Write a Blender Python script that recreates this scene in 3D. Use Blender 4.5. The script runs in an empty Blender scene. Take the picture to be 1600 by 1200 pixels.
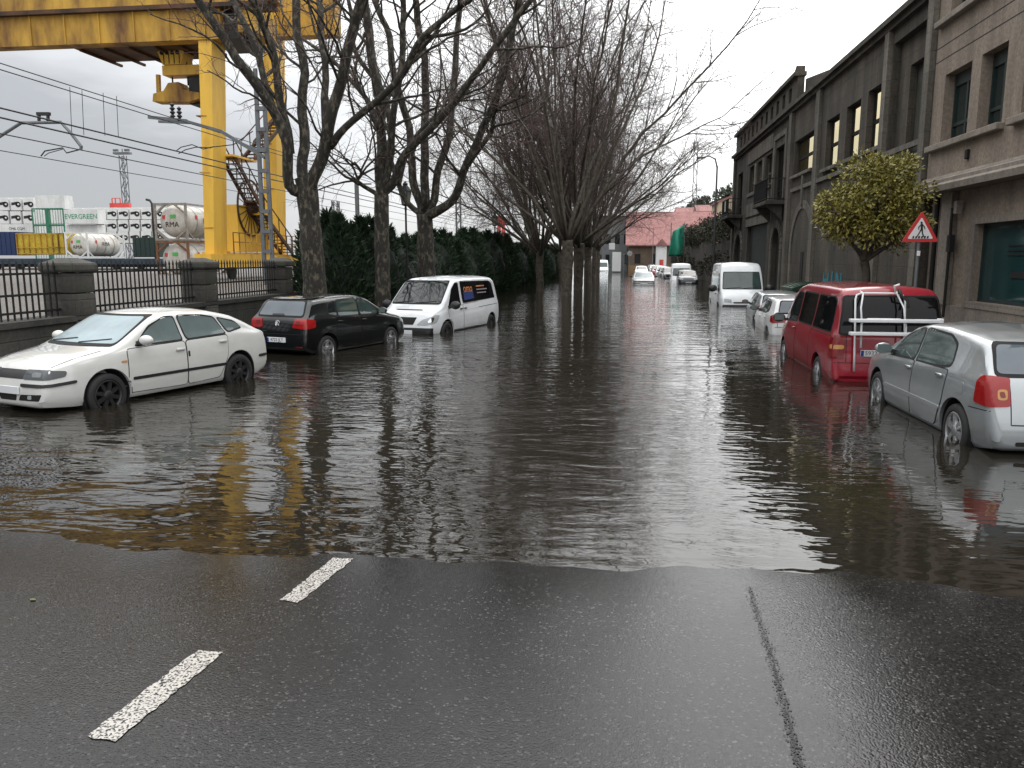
import bpy, bmesh, math, random
from mathutils import Vector, Matrix, noise as mnoise
from mathutils.bvhtree import BVHTree
R = math.radians
scn = bpy.context.scene
C = scn.collection

# ------------------------------------------------------------------ camera, sky, sun, exposure
CAM_H = 2.05
FPX, HZ, VX = 1230.0, 403.0, 965.0          # focal length, horizon row, street vanishing column (1600 px wide photo)
PITCH = math.atan((600 - HZ) / FPX)
YAW = math.atan((VX - 800) / FPX * math.cos(PITCH))
cd = bpy.data.cameras.new('camera'); cam = bpy.data.objects.new('camera', cd); C.objects.link(cam)
cd.sensor_width = 36; cd.lens = 36 * FPX / 1600; cd.clip_start = .05; cd.clip_end = 6000
cam.location = (0, 0, CAM_H); cam.rotation_euler = (R(90) - PITCH, 0, YAW)
scn.camera = cam

SUN_EL, SUN_AZ = R(47), R(13)               # azimuth clockwise from the street direction
w = bpy.data.worlds.new('World'); scn.world = w; w.use_nodes = True
nt = w.node_tree; nt.nodes.clear()
def wn(t, **k):
    n = nt.nodes.new(t)
    for a, b in k.items(): setattr(n, a, b)
    return n
out = wn('ShaderNodeOutputWorld'); mixs = wn('ShaderNodeMixShader')
sky = wn('ShaderNodeTexSky', sky_type='NISHITA', sun_disc=False, sun_elevation=SUN_EL, sun_rotation=SUN_AZ)
b1 = wn('ShaderNodeBackground'); b1.inputs[1].default_value = .07
b2 = wn('ShaderNodeBackground'); b2.inputs[1].default_value = 1.0
tc = wn('ShaderNodeTexCoord'); sep = wn('ShaderNodeSeparateXYZ')
mp = wn('ShaderNodeMapping'); mp.inputs['Scale'].default_value = (2.2, 2.2, 8.5)
nz = wn('ShaderNodeTexNoise'); nz.inputs['Scale'].default_value = 1.25; nz.inputs['Detail'].default_value = 5; nz.inputs['Roughness'].default_value = .55
def wmath(op, a, b):
    n = wn('ShaderNodeMath', operation=op)
    for i, v in enumerate((a, b)):
        if isinstance(v, (int, float)): n.inputs[i].default_value = v
        else: nt.links.new(v, n.inputs[i])
    return n.outputs[0]
L = nt.links.new
L(tc.outputs['Generated'], sep.inputs[0]); L(tc.outputs['Generated'], mp.inputs[0]); L(mp.outputs[0], nz.inputs[0])
fx = wmath('MULTIPLY', sep.outputs[0], 1.22); fz = wmath('MULTIPLY', sep.outputs[2], 2.35)
fn = wmath('MULTIPLY', wmath('SUBTRACT', nz.outputs[0], .5), 1.35)
fac = wmath('ADD', wmath('ADD', fx, fz), wmath('ADD', fn, .32))
rmp = wn('ShaderNodeValToRGB'); e = rmp.color_ramp.elements
e[0].position = .0; e[0].color = (.52, .54, .57, 1)
e[1].position = 1.0; e[1].color = (1.75, 1.77, 1.78, 1)
for p_, c_ in ((.2, (.72, .735, .76, 1)), (.42, (.90, .91, .925, 1)), (.68, (1.15, 1.16, 1.17, 1))):
    q = e.new(p_); q.color = c_
# thinner, brighter cloud below the veiled sun
GL = R(27); SDIR = (math.sin(SUN_AZ) * math.cos(GL), math.cos(SUN_AZ) * math.cos(GL), math.sin(GL))
dt = wn('ShaderNodeVectorMath', operation='DOT_PRODUCT'); dt.inputs[1].default_value = SDIR; L(tc.outputs['Generated'], dt.inputs[0])
lobe = wmath('MULTIPLY', wmath('POWER', wmath('MAXIMUM', dt.outputs['Value'], 0.), 9.), 1.05)
glow = wn('ShaderNodeMix', data_type='RGBA', blend_type='ADD'); glow.inputs[0].default_value = 1; L(rmp.outputs[0], glow.inputs[6])
lc = wn('ShaderNodeCombineColor')
lobe = wmath('ADD', lobe, wmath('MULTIPLY', wmath('POWER', wmath('MAXIMUM', sep.outputs[2], 0.), 2.), 1.7))   # overcast: brighter overhead
for i, k in enumerate((1., .995, .98)): L(wmath('MULTIPLY', lobe, k), lc.inputs[i])
L(lc.outputs[0], glow.inputs[7])
L(fac, rmp.inputs[0]); L(glow.outputs[2], b2.inputs[0]); L(sky.outputs[0], b1.inputs[0])
mixs.inputs[0].default_value = .88
L(b1.outputs[0], mixs.inputs[1]); L(b2.outputs[0], mixs.inputs[2]); L(mixs.outputs[0], out.inputs[0])
sd = bpy.data.lights.new('sun', 'SUN'); sun = bpy.data.objects.new('sun', sd); C.objects.link(sun)
sd.energy = .5; sd.angle = R(25); sd.color = (1, .96, .9)
sdir = Vector((math.sin(SUN_AZ) * math.cos(SUN_EL), math.cos(SUN_AZ) * math.cos(SUN_EL), math.sin(SUN_EL)))
sun.rotation_euler = sdir.to_track_quat('Z', 'Y').to_euler()
vs = scn.view_settings; vs.view_transform = 'Standard'; vs.look = 'None'; vs.exposure = 0; vs.gamma = 1; vs.use_curve_mapping = False
scn.cycles.max_bounces = 8; scn.cycles.transparent_max_bounces = 12
scn.cycles.sample_clamp_indirect = 4

# ------------------------------------------------------------------ survey helpers: a photo pixel and one known plane give a point
Fv = Vector((-math.sin(YAW) * math.cos(PITCH), math.cos(YAW) * math.cos(PITCH), -math.sin(PITCH)))
Rv = Vector((math.cos(YAW), math.sin(YAW), 0)); Uv = Rv.cross(Fv); CV = Vector((0, 0, CAM_H))
def ray(u, v): return Fv + Rv * ((u - 800) / FPX) + Uv * ((600 - v) / FPX)
def P(u, v, z=0.): d = ray(u, v); return CV + d * ((z - CAM_H) / d.z)
def Q(u, v, y): d = ray(u, v); return CV + d * (y / d.y)
def X(u, v, x): d = ray(u, v); return CV + d * (x / d.x)
def lerp(a, b, t): return a + (b - a) * t

# ------------------------------------------------------------------ materials
def new_mat(name):
    m = bpy.data.materials.new(name); m.use_nodes = True
    return m, m.node_tree, m.node_tree.nodes['Principled BSDF']
MATS = {}
def M(name, col, rough=.6, metal=0., var=.25, vscale=3., stretch=(1, 1, 1), bump=0., bscale=40., coat=0., col2=None, spec=.5, detail=6, island=False, lo=.35, hi=.65, alpha=1.):
    if name in MATS: return MATS[name]
    m, t, b = new_mat(name)
    n = t.nodes.new; l = t.links.new
    c2 = col2 if col2 else tuple(c * (1 - var) for c in col)
    co = n('ShaderNodeTexCoord'); mpn = n('ShaderNodeMapping'); mpn.inputs['Scale'].default_value = stretch
    no = n('ShaderNodeTexNoise'); no.inputs['Scale'].default_value = vscale; no.inputs['Detail'].default_value = detail; no.inputs['Roughness'].default_value = .6
    l(co.outputs['Object'], mpn.inputs[0]); l(mpn.outputs[0], no.inputs[0])
    rp = n('ShaderNodeMapRange'); rp.inputs['From Min'].default_value = lo; rp.inputs['From Max'].default_value = hi
    if island:
        g = n('ShaderNodeNewGeometry'); l(g.outputs['Random Per Island'], rp.inputs[0]); rp.inputs['From Min'].default_value = 0; rp.inputs['From Max'].default_value = 1
        ad = n('ShaderNodeMath'); ad.operation = 'MULTIPLY_ADD'; l(rp.outputs[0], ad.inputs[0]); ad.inputs[1].default_value = .6
        r2 = n('ShaderNodeMapRange'); r2.inputs['From Min'].default_value = .3; r2.inputs['From Max'].default_value = .7; r2.inputs['To Max'].default_value = .4
        l(no.outputs[0], r2.inputs[0]); l(r2.outputs[0], ad.inputs[2]); fo = ad.outputs[0]
    else:
        l(no.outputs[0], rp.inputs[0]); fo = rp.outputs[0]
    mx = n('ShaderNodeMix'); mx.data_type = 'RGBA'; l(fo, mx.inputs[0])
    mx.inputs[6].default_value = (*col, 1); mx.inputs[7].default_value = (*c2, 1)
    l(mx.outputs[2], b.inputs['Base Color'])
    b.inputs['Roughness'].default_value = rough; b.inputs['Metallic'].default_value = metal
    b.inputs['Specular IOR Level'].default_value = spec; b.inputs['Coat Weight'].default_value = coat; b.inputs['Coat Roughness'].default_value = .05
    if bump:
        bn = n('ShaderNodeTexNoise'); bn.inputs['Scale'].default_value = bscale; bn.inputs['Detail'].default_value = 5
        l(mpn.outputs[0], bn.inputs[0]); bp = n('ShaderNodeBump'); bp.inputs['Strength'].default_value = bump; bp.inputs['Distance'].default_value = .05
        l(bn.outputs[0], bp.inputs['Height']); l(bp.outputs[0], b.inputs['Normal'])
    MATS[name] = m; return m

def stone_mat(name, col, dark, block=(1.1, .45), mortar=.012, streak=.8, rough=.85, bump=.5, moss=None):
    m, t, b = new_mat(name); n = t.nodes.new; l = t.links.new
    co = n('ShaderNodeTexCoord'); sp = n('ShaderNodeSeparateXYZ'); l(co.outputs['Object'], sp.inputs[0])
    ad = n('ShaderNodeMath'); ad.operation = 'ADD'; l(sp.outputs[0], ad.inputs[0]); l(sp.outputs[1], ad.inputs[1])
    cm = n('ShaderNodeCombineXYZ'); l(ad.outputs[0], cm.inputs[0]); l(sp.outputs[2], cm.inputs[1])
    br = n('ShaderNodeTexBrick'); br.inputs['Scale'].default_value = 1; br.inputs['Brick Width'].default_value = block[0]; br.inputs['Row Height'].default_value = block[1]
    br.inputs['Mortar Size'].default_value = mortar; br.inputs['Mortar Smooth'].default_value = .5
    br.inputs['Color1'].default_value = (*col, 1); br.inputs['Color2'].default_value = (*[c * .78 for c in col], 1); br.inputs['Mortar'].default_value = (*[c * .55 for c in col], 1)
    l(cm.outputs[0], br.inputs[0])
    mp1 = n('ShaderNodeMapping'); mp1.inputs['Scale'].default_value = (1, 1, .16); l(co.outputs['Object'], mp1.inputs[0])
    n1 = n('ShaderNodeTexNoise'); n1.inputs['Scale'].default_value = 1.6; n1.inputs['Detail'].default_value = 7; n1.inputs['Roughness'].default_value = .65; l(mp1.outputs[0], n1.inputs[0])
    r1 = n('ShaderNodeMapRange'); r1.inputs['From Min'].default_value = .38; r1.inputs['From Max'].default_value = .66; r1.inputs['To Max'].default_value = streak; l(n1.outputs[0], r1.inputs[0])
    mx = n('ShaderNodeMix'); mx.data_type = 'RGBA'; l(r1.outputs[0], mx.inputs[0]); l(br.outputs[0], mx.inputs[6]); mx.inputs[7].default_value = (*dark, 1)
    n2 = n('ShaderNodeTexNoise'); n2.inputs['Scale'].default_value = 14; n2.inputs['Detail'].default_value = 8; l(co.outputs['Object'], n2.inputs[0])
    mu = n('ShaderNodeMix'); mu.data_type = 'RGBA'; mu.blend_type = 'OVERLAY'; mu.inputs[0].default_value = .55; l(mx.outputs[2], mu.inputs[6]); l(n2.outputs[0], mu.inputs[7])
    last = mu.outputs[2]
    if moss:
        n3 = n('ShaderNodeTexNoise'); n3.inputs['Scale'].default_value = 2.3; n3.inputs['Detail'].default_value = 8; l(co.outputs['Object'], n3.inputs[0])
        r3 = n('ShaderNodeMapRange'); r3.inputs['From Min'].default_value = .52; r3.inputs['From Max'].default_value = .68; r3.inputs['To Max'].default_value = .7; l(n3.outputs[0], r3.inputs[0])
        m3 = n('ShaderNodeMix'); m3.data_type = 'RGBA'; l(r3.outputs[0], m3.inputs[0]); l(last, m3.inputs[6]); m3.inputs[7].default_value = (*moss, 1); last = m3.outputs[2]
    l(last, b.inputs['Base Color']); b.inputs['Roughness'].default_value = rough
    hs = n('ShaderNodeMath'); hs.operation = 'MULTIPLY_ADD'; l(n2.outputs[0], hs.inputs[0]); hs.inputs[1].default_value = .5
    iv = n('ShaderNodeMath'); iv.operation = 'SUBTRACT'; iv.inputs[0].default_value = 1; l(br.outputs['Fac'], iv.inputs[1]); l(iv.outputs[0], hs.inputs[2])
    bp = n('ShaderNodeBump'); bp.inputs['Strength'].default_value = bump; bp.inputs['Distance'].default_value = .03; l(hs.outputs[0], bp.inputs['Height']); l(bp.outputs[0], b.inputs['Normal'])
    MATS[name] = m; return m

def asphalt_mat(name, worn_paint=False):
    m, t, b = new_mat(name); n = t.nodes.new; l = t.links.new
    co = n('ShaderNodeTexCoord')
    vo = n('ShaderNodeTexVoronoi'); vo.inputs['Scale'].default_value = 95; l(co.outputs['Object'], vo.inputs[0])
    sp = n('ShaderNodeSeparateColor'); l(vo.outputs['Color'], sp.inputs[0])
    rp = n('ShaderNodeValToRGB'); el = rp.color_ramp.elements
    el[0].position = 0; el[0].color = (.005, .005, .005, 1); el[1].position = .93; el[1].color = (.018, .0175, .017, 1)
    q = el.new(.985); q.color = (.055, .053, .05, 1); l(sp.outputs[0], rp.inputs[0])
    n1 = n('ShaderNodeTexNoise'); n1.inputs['Scale'].default_value = .9; n1.inputs['Detail'].default_value = 6; l(co.outputs['Object'], n1.inputs[0])
    r1 = n('ShaderNodeMapRange'); r1.inputs['From Min'].default_value = .35; r1.inputs['From Max'].default_value = .7; r1.inputs['To Min'].default_value = .7; r1.inputs['To Max'].default_value = 1.25; l(n1.outputs[0], r1.inputs[0])
    mm = n('ShaderNodeMix'); mm.data_type = 'RGBA'; mm.blend_type = 'MULTIPLY'; mm.inputs[0].default_value = 1; l(rp.outputs[0], mm.inputs[6]); l(r1.outputs[0], mm.inputs[7])
    last = mm.outputs[2]
    if worn_paint:
        n3 = n('ShaderNodeTexNoise'); n3.inputs['Scale'].default_value = 85; n3.inputs['Detail'].default_value = 3; l(co.outputs['Object'], n3.inputs[0])
        r3 = n('ShaderNodeMapRange'); r3.inputs['From Min'].default_value = .41; r3.inputs['From Max'].default_value = .52; l(n3.outputs[0], r3.inputs[0])
        m3 = n('ShaderNodeMix'); m3.data_type = 'RGBA'; l(r3.outputs[0], m3.inputs[0]); l(last, m3.inputs[6]); m3.inputs[7].default_value = (.42, .40, .37, 1); last = m3.outputs[2]
    l(last, b.inputs['Base Color'])
    # wet film: patches of smoother water between the stones
    n4 = n('ShaderNodeTexNoise'); n4.inputs['Scale'].default_value = 1.7; n4.inputs['Detail'].default_value = 4; l(co.outputs['Object'], n4.inputs[0])
    r4 = n('ShaderNodeMapRange'); r4.inputs['From Min'].default_value = .35; r4.inputs['From Max'].default_value = .65; r4.inputs['To Min'].default_value = .05; r4.inputs['To Max'].default_value = .14; l(n4.outputs[0], r4.inputs[0])
    l(r4.outputs[0], b.inputs['Roughness']); b.inputs['IOR'].default_value = 1.38
    n5 = n('ShaderNodeTexNoise'); n5.inputs['Scale'].default_value = 60; n5.inputs['Detail'].default_value = 3; l(co.outputs['Object'], n5.inputs[0])
    ad = n('ShaderNodeMath'); ad.operation = 'MULTIPLY_ADD'; l(vo.outputs['Distance'], ad.inputs[0]); ad.inputs[1].default_value = -.7
    gt = n('ShaderNodeMath'); gt.operation = 'GREATER_THAN'; gt.inputs[1].default_value = .88; l(sp.outputs[1], gt.inputs[0])
    gm = n('ShaderNodeMath'); gm.operation = 'MULTIPLY_ADD'; gm.inputs[1].default_value = 1.3; l(gt.outputs[0], gm.inputs[0]); l(n5.outputs[0], gm.inputs[2]); l(gm.outputs[0], ad.inputs[2])
    bp = n('ShaderNodeBump')
    sp2 = n('ShaderNodeSeparateXYZ'); l(co.outputs['Object'], sp2.inputs[0]); n7 = n('ShaderNodeTexNoise'); n7.inputs['Scale'].default_value = 1.1; n7.inputs['Detail'].default_value = 5; l(co.outputs['Object'], n7.inputs[0])
    yy = n('ShaderNodeMath'); yy.operation = 'MULTIPLY_ADD'; l(n7.outputs[0], yy.inputs[0]); yy.inputs[1].default_value = 1.6; l(sp2.outputs[1], yy.inputs[2])
    fl = n('ShaderNodeMapRange'); fl.inputs['From Min'].default_value = 4.7; fl.inputs['From Max'].default_value = 5.9; fl.inputs['To Min'].default_value = .21; fl.inputs['To Max'].default_value = .10; l(yy.outputs[0], fl.inputs[0]); 
    bp.inputs['Distance'].default_value = .0045; l(fl.outputs[0], bp.inputs['Strength']); l(ad.outputs[0], bp.inputs['Height']); l(bp.outputs[0], b.inputs['Normal'])
    return m

def water_mat():
    m, t, b = new_mat('muddy_water'); n = t.nodes.new; l = t.links.new
    co = n('ShaderNodeTexCoord')
    def nz(sc, det, loc=(0, 0, 0), rz=0., dist=0., s=1.):
        mp = n('ShaderNodeMapping'); mp.inputs['Scale'].default_value = sc; mp.inputs['Location'].default_value = loc; mp.inputs['Rotation'].default_value = (0, 0, rz); l(co.outputs['Object'], mp.inputs[0])
        k = n('ShaderNodeTexNoise'); k.inputs['Scale'].default_value = s; k.inputs['Detail'].default_value = det; k.inputs['Distortion'].default_value = dist; l(mp.outputs[0], k.inputs[0]); return k.outputs[0]
    a1 = nz((1.3, 3.4, 1), 2, rz=.10, dist=.5); a2 = nz((4.2, 9.5, 1), 2, (7, 3, 0), -.15, .4); a3 = nz((.5, 1.1, 1), 1, (2, 9, 0), .2)
    amp = nz((.22, .30, 1), 2, (3.3, 1.2, 0))
    def mth(op, a, c, d=None):
        k = n('ShaderNodeMath'); k.operation = op
        for i, v in enumerate((a, c, d)):
            if v is None: continue
            if isinstance(v, (int, float)): k.inputs[i].default_value = v
            else: l(v, k.inputs[i])
        return k.outputs[0]
    # shallow water near the edge is calmer
    sp = n('ShaderNodeSeparateXYZ'); l(co.outputs['Object'], sp.inputs[0])
    ry = n('ShaderNodeMapRange'); ry.inputs['From Min'].default_value = 4.8; ry.inputs['From Max'].default_value = 10; ry.inputs['To Min'].default_value = .5; ry.inputs['To Max'].default_value = 1.; l(sp.outputs[1], ry.inputs[0])
    ra = n('ShaderNodeMapRange'); ra.inputs['From Min'].default_value = .36; ra.inputs['From Max'].default_value = .6; ra.inputs['To Min'].default_value = .25; ra.inputs['To Max'].default_value = 1.; l(amp, ra.inputs[0])
    fine = mth('MULTIPLY', mth('MULTIPLY', a2, .088), ra.outputs[0])
    h = mth('ADD', mth('MULTIPLY', a1, .16), mth('ADD', fine, mth('MULTIPLY', a3, .22)))
    rxx = n('ShaderNodeMapRange'); rxx.inputs['From Min'].default_value = -1.5; rxx.inputs['From Max'].default_value = 2.0; rxx.inputs['To Min'].default_value = 1.; rxx.inputs['To Max'].default_value = .42; l(sp.outputs[0], rxx.inputs[0])
    far_ = n('ShaderNodeMapRange'); far_.inputs['From Min'].default_value = 12; far_.inputs['From Max'].default_value = 30; l(sp.outputs[1], far_.inputs[0])
    xm = n('ShaderNodeMix'); l(far_.outputs[0], xm.inputs[0]); l(rxx.outputs[0], xm.inputs[2]); xm.inputs[3].default_value = .7
    h = mth('MULTIPLY', h, mth('MULTIPLY', ry.outputs[0], xm.outputs[0]))
    # small wavelets lapping along the shallow edge
    wv = n('ShaderNodeTexWave'); wv.bands_direction = 'Y'; wv.inputs['Scale'].default_value = 1.5; wv.inputs['Distortion'].default_value = 2.2; wv.inputs['Detail'].default_value = 1; wv.inputs['Detail Scale'].default_value = .5; l(co.outputs['Object'], wv.inputs[0])
    re_ = n('ShaderNodeMapRange'); re_.inputs['From Min'].default_value = 4.9; re_.inputs['From Max'].default_value = 6.0; re_.inputs['To Min'].default_value = .011; re_.inputs['To Max'].default_value = 0.; l(sp.outputs[1], re_.inputs[0])
    h = mth('ADD', h, mth('MULTIPLY', wv.outputs[1], re_.outputs[0]))
    bp = n('ShaderNodeBump'); bp.inputs['Strength'].default_value = 1; bp.inputs['Distance'].default_value = .125; l(h, bp.inputs['Height']); l(bp.outputs[0], b.inputs['Normal'])
    b.inputs['Base Color'].default_value = (.014, .012, .0088, 1); b.inputs['Roughness'].default_value = .03; b.inputs['IOR'].default_value = 1.48
    return m

def glass(name, col, rough=.04, fog=0.):
    if name in MATS: return MATS[name]
    m, t, b = new_mat(name); n = t.nodes.new; l = t.links.new
    co = n('ShaderNodeTexCoord'); no = n('ShaderNodeTexNoise'); no.inputs['Scale'].default_value = 2.5; no.inputs['Detail'].default_value = 6; l(co.outputs['Object'], no.inputs[0])
    mx = n('ShaderNodeMix'); mx.data_type = 'RGBA'; mx.inputs[6].default_value = (*[c * .6 for c in col], 1); mx.inputs[7].default_value = (*[c * 1.3 for c in col], 1); l(no.outputs[0], mx.inputs[0]); l(mx.outputs[2], b.inputs['Base Color'])
    b.inputs['Roughness'].default_value = rough; b.inputs['IOR'].default_value = 1.5; b.inputs['Specular IOR Level'].default_value = .5
    MATS[name] = m; return m

def window_glass(name, tint):
    m, t, b = new_mat(name); n = t.nodes.new; l = t.links.new
    tr = n('ShaderNodeBsdfTransparent'); tr.inputs[0].default_value = (*tint, 1)
    mx = n('ShaderNodeMixShader'); mx.inputs[0].default_value = .06
    b.inputs['Base Color'].default_value = (.3, .28, .2, 1); b.inputs['Roughness'].default_value = .1
    l(tr.outputs[0], mx.inputs[1]); l(b.outputs[0], mx.inputs[2])
    l(mx.outputs[0], t.nodes['Material Output'].inputs[0]); return m

# ------------------------------------------------------------------ mesh helpers
class MB:
    def __init__(s): s.v = []; s.f = []
    def add(s, vs, fs):
        o = len(s.v); s.v.extend(vs); s.f.extend([tuple(i + o for i in f) for f in fs])
    def quad(s, a, b, c, d): s.add([a, b, c, d], [(0, 1, 2, 3)])
    def box(s, c, d, rot=None):
        hx, hy, hz = d[0] / 2, d[1] / 2, d[2] / 2
        pts = [Vector((sx * hx, sy * hy, sz * hz)) for sz in (-1, 1) for sy in (-1, 1) for sx in (-1, 1)]
        if rot is not None: pts = [rot @ p for p in pts]
        c = Vector(c); s.add([tuple(p + c) for p in pts], [(0, 2, 3, 1), (4, 5, 7, 6), (0, 1, 5, 4), (2, 6, 7, 3), (0, 4, 6, 2), (1, 3, 7, 5)])
        return s
    def bb(s, x0, x1, y0, y1, z0, z1): return s.box(((x0 + x1) / 2, (y0 + y1) / 2, (z0 + z1) / 2), (abs(x1 - x0), abs(y1 - y0), abs(z1 - z0)))
    def cbox(s, c, d, ch=.02):                       # box with chamfered edges
        hx, hy, hz = d[0] / 2, d[1] / 2, d[2] / 2; bm = bmesh.new(); bmesh.ops.create_cube(bm, size=1)
        for v in bm.verts: v.co = Vector((v.co.x * d[0], v.co.y * d[1], v.co.z * d[2])) + Vector(c)
        bmesh.ops.bevel(bm, geom=list(bm.edges), offset=min(ch, hx * .8, hy * .8, hz * .8), segments=2, profile=.5, affect='EDGES')
        s.frombm(bm); return s
    def frombm(s, bm):
        bm.verts.ensure_lookup_table(); bm.verts.index_update()
        s.add([tuple(v.co) for v in bm.verts], [tuple(v.index for v in f.verts) for f in bm.faces]); bm.free()
    def bar(s, a, b, w, h=None):                     # square bar from a to b
        a = Vector(a); b = Vector(b); h = h or w; d = (b - a); L_ = d.length
        q = d.to_track_quat('Z', 'Y').to_matrix(); s.box((a + b) / 2, (w, h, L_), q); return s
    def tube(s, pts, rad, n=8, caps=True):
        pts = [Vector(p) for p in pts]; m = len(pts)
        if not hasattr(rad, '__len__'): rad = [rad] * m
        d = (pts[1] - pts[0]).normalized(); ref = Vector((0, 0, 1)) if abs(d.z) < .9 else Vector((1, 0, 0))
        u = d.cross(ref).normalized(); vs = []
        cs = [(math.cos(2 * math.pi * k / n), math.sin(2 * math.pi * k / n)) for k in range(n)]
        for i in range(m):
            if i == 0: t = pts[1] - pts[0]
            elif i == m - 1: t = pts[-1] - pts[-2]
            else: t = pts[i + 1] - pts[i - 1]
            t.normalize(); u = (u - t * u.dot(t)).normalized(); v = t.cross(u); r = rad[i]; p = pts[i]
            vs.extend([tuple(p + u * (c * r) + v * (q * r)) for c, q in cs])
        fs = [(i * n + k, i * n + (k + 1) % n, (i + 1) * n + (k + 1) % n, (i + 1) * n + k) for i in range(m - 1) for k in range(n)]
        if caps: fs.append(tuple(range(n - 1, -1, -1))); fs.append(tuple((m - 1) * n + k for k in range(n)))
        s.add(vs, fs); return s
    def cyl(s, a, b, r, r2=None, n=16): return s.tube([a, b], [r, r if r2 is None else r2], n)
    def lathe(s, prof, c, axis='z', n=24, arc=2 * math.pi):      # prof: (r, h)
        m = len(prof); vs = []
        for r, h in prof:
            for k in range(n):
                a = arc * k / n; p = (r * math.cos(a), r * math.sin(a), h)
                if axis == 'y': p = (p[0], p[2], p[1])
                elif axis == 'x': p = (p[2], p[0], p[1])
                vs.append((p[0] + c[0], p[1] + c[1], p[2] + c[2]))
        s.add(vs, [(i * n + k, i * n + (k + 1) % n, (i + 1) * n + (k + 1) % n, (i + 1) * n + k) for i in range(m - 1) for k in range(n)]); return s
    def prism(s, poly, d):                           # planar polygon (3D points) pushed by vector d
        poly = [Vector(p) for p in poly]; d = Vector(d); k = len(poly)
        s.add([tuple(p) for p in poly] + [tuple(p + d) for p in poly], [tuple(range(k - 1, -1, -1)), tuple(range(k, 2 * k))] + [(i, (i + 1) % k, (i + 1) % k + k, i + k) for i in range(k)]); return s
    def build(s, name, mat, parent=None, smooth=False, world=False, angle=None, fix=True):
        me = bpy.data.meshes.new(name)
        off = root_loc(parent) if (world and parent is not None) else Vector((0, 0, 0))
        me.from_pydata([(v[0] - off.x, v[1] - off.y, v[2] - off.z) for v in s.v], [], s.f); me.update()
        if fix and len(s.f) < 40000:
            bm = bmesh.new(); bm.from_mesh(me); bmesh.ops.recalc_face_normals(bm, faces=bm.faces); bm.to_mesh(me); bm.free()
        for m in (mat if isinstance(mat, (list, tuple)) else [mat]): me.materials.append(m)
        if smooth or angle is not None:
            me.polygons.foreach_set('use_smooth', [True] * len(me.polygons))
            if angle is not None: me.set_sharp_from_angle(angle=R(angle))
        o = bpy.data.objects.new(name, me); C.objects.link(o)
        if parent is not None: o.parent = parent
        return o
def root_loc(o):
    while o.parent is not None: o = o.parent
    return Vector(o.location)
def thing(name, label, cat, loc=(0, 0, 0), rz=0., group=None):
    o = bpy.data.objects.new(name, None); C.objects.link(o); o.location = loc; o.rotation_euler = (0, 0, rz); o.empty_display_size = .2
    return tag(o, label, cat, group)
def tag(o, label, cat, group=None, kind=None):
    o['label'] = label; o['category'] = cat
    if group: o['group'] = group
    if kind: o['kind'] = kind
    return o
def struct(o): o['kind'] = 'structure'; return o
def dup(root, loc=None, rz=None, label=None, group=None, scale=None):
    r = root.copy(); C.objects.link(r)
    if loc is not None: r.location = loc
    if rz is not None: r.rotation_euler = (0, 0, rz)
    if scale is not None: r.scale = scale
    if label: r['label'] = label
    if group: r['group'] = group
    for ch in list(root.children):
        c = ch.copy(); C.objects.link(c); c.parent = r
        for g in list(ch.children):
            d = g.copy(); C.objects.link(d); d.parent = c
    return r
def text_obj(s, size, mat, name, parent, mtx, ext=.002):
    cu = bpy.data.curves.new('t', 'FONT'); cu.body = s; cu.size = size; cu.extrude = ext; cu.align_x = 'CENTER'; cu.align_y = 'CENTER'; cu.resolution_u = 3
    o = bpy.data.objects.new('t', cu); C.objects.link(o); dg = bpy.context.evaluated_depsgraph_get(); dg.update()
    me = bpy.data.meshes.new_from_object(o.evaluated_get(dg)); bpy.data.objects.remove(o); bpy.data.curves.remove(cu)
    me.transform(mtx); me.name = name; me.materials.clear(); me.materials.append(mat)
    q = bpy.data.objects.new(name, me); C.objects.link(q); q.parent = parent; return q
def basis(ox, xd, yd):                               # matrix: text x along xd, text y along yd, origin ox
    xd = Vector(xd).normalized(); yd = Vector(yd).normalized(); z = xd.cross(yd)
    m = Matrix((xd, yd, z)).transposed().to_4x4(); m.translation = Vector(ox); return m
def round_poly(poly, r, n=4):
    o = []; k = len(poly)
    for i in range(k):
        p = Vector(poly[i]); a = Vector(poly[i - 1]) - p; b = Vector(poly[(i + 1) % k]) - p
        rr = min(r, a.length * .45, b.length * .45); a = p + a.normalized() * rr; b = p + b.normalized() * rr
        for j in range(n + 1):
            t = j / n; o.append(tuple(a * (1 - t) ** 2 + p * 2 * t * (1 - t) + b * t * t))
    return o
# ------------------------------------------------------------------ ground, road, water
def hz_(y):
    if y <= 8: return .2 - .04 * y
    if y >= 18: return -.37
    t = (y - 8) / 10; h00 = 2 * t ** 3 - 3 * t * t + 1; h10 = t ** 3 - 2 * t * t + t; h01 = -2 * t ** 3 + 3 * t * t
    return h00 * -.12 + h10 * 10 * -.04 + h01 * -.37
def gz(x, y):
    k = max(0., 1 - max(0, y - 12) / 6)
    u = .0035 * math.sin(x * .9 + .6) + .0025 * math.sin(x * 2.1 + y * .8 + 1.) + .003 * math.sin(y * 1.7 - x * .6) + .0015 * math.sin(x * 5.3 + y * 2.2) + .0012 * math.sin(x * 11 - y * 3)
    return hz_(y) + (u - .0015 * x) * k
YARD = .9
def frange(a, b, s):
    o = []; x = a
    while x < b - 1e-6: o.append(x); x += s
    return o
gx = [-3000, -800, -300, -150, -80, -40, -20, -12, -10.45, -10.25] + frange(-10.2, 8.2, .23) + [8.2, 9, 12, 20, 60, 200, 800, 3000]
gy = [-60, -20, -8, -4] + frange(-2, 10, .25) + frange(10, 20, .8) + [20, 25, 35, 50, 80, 120, 200, 400, 1000, 3000]
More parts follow.
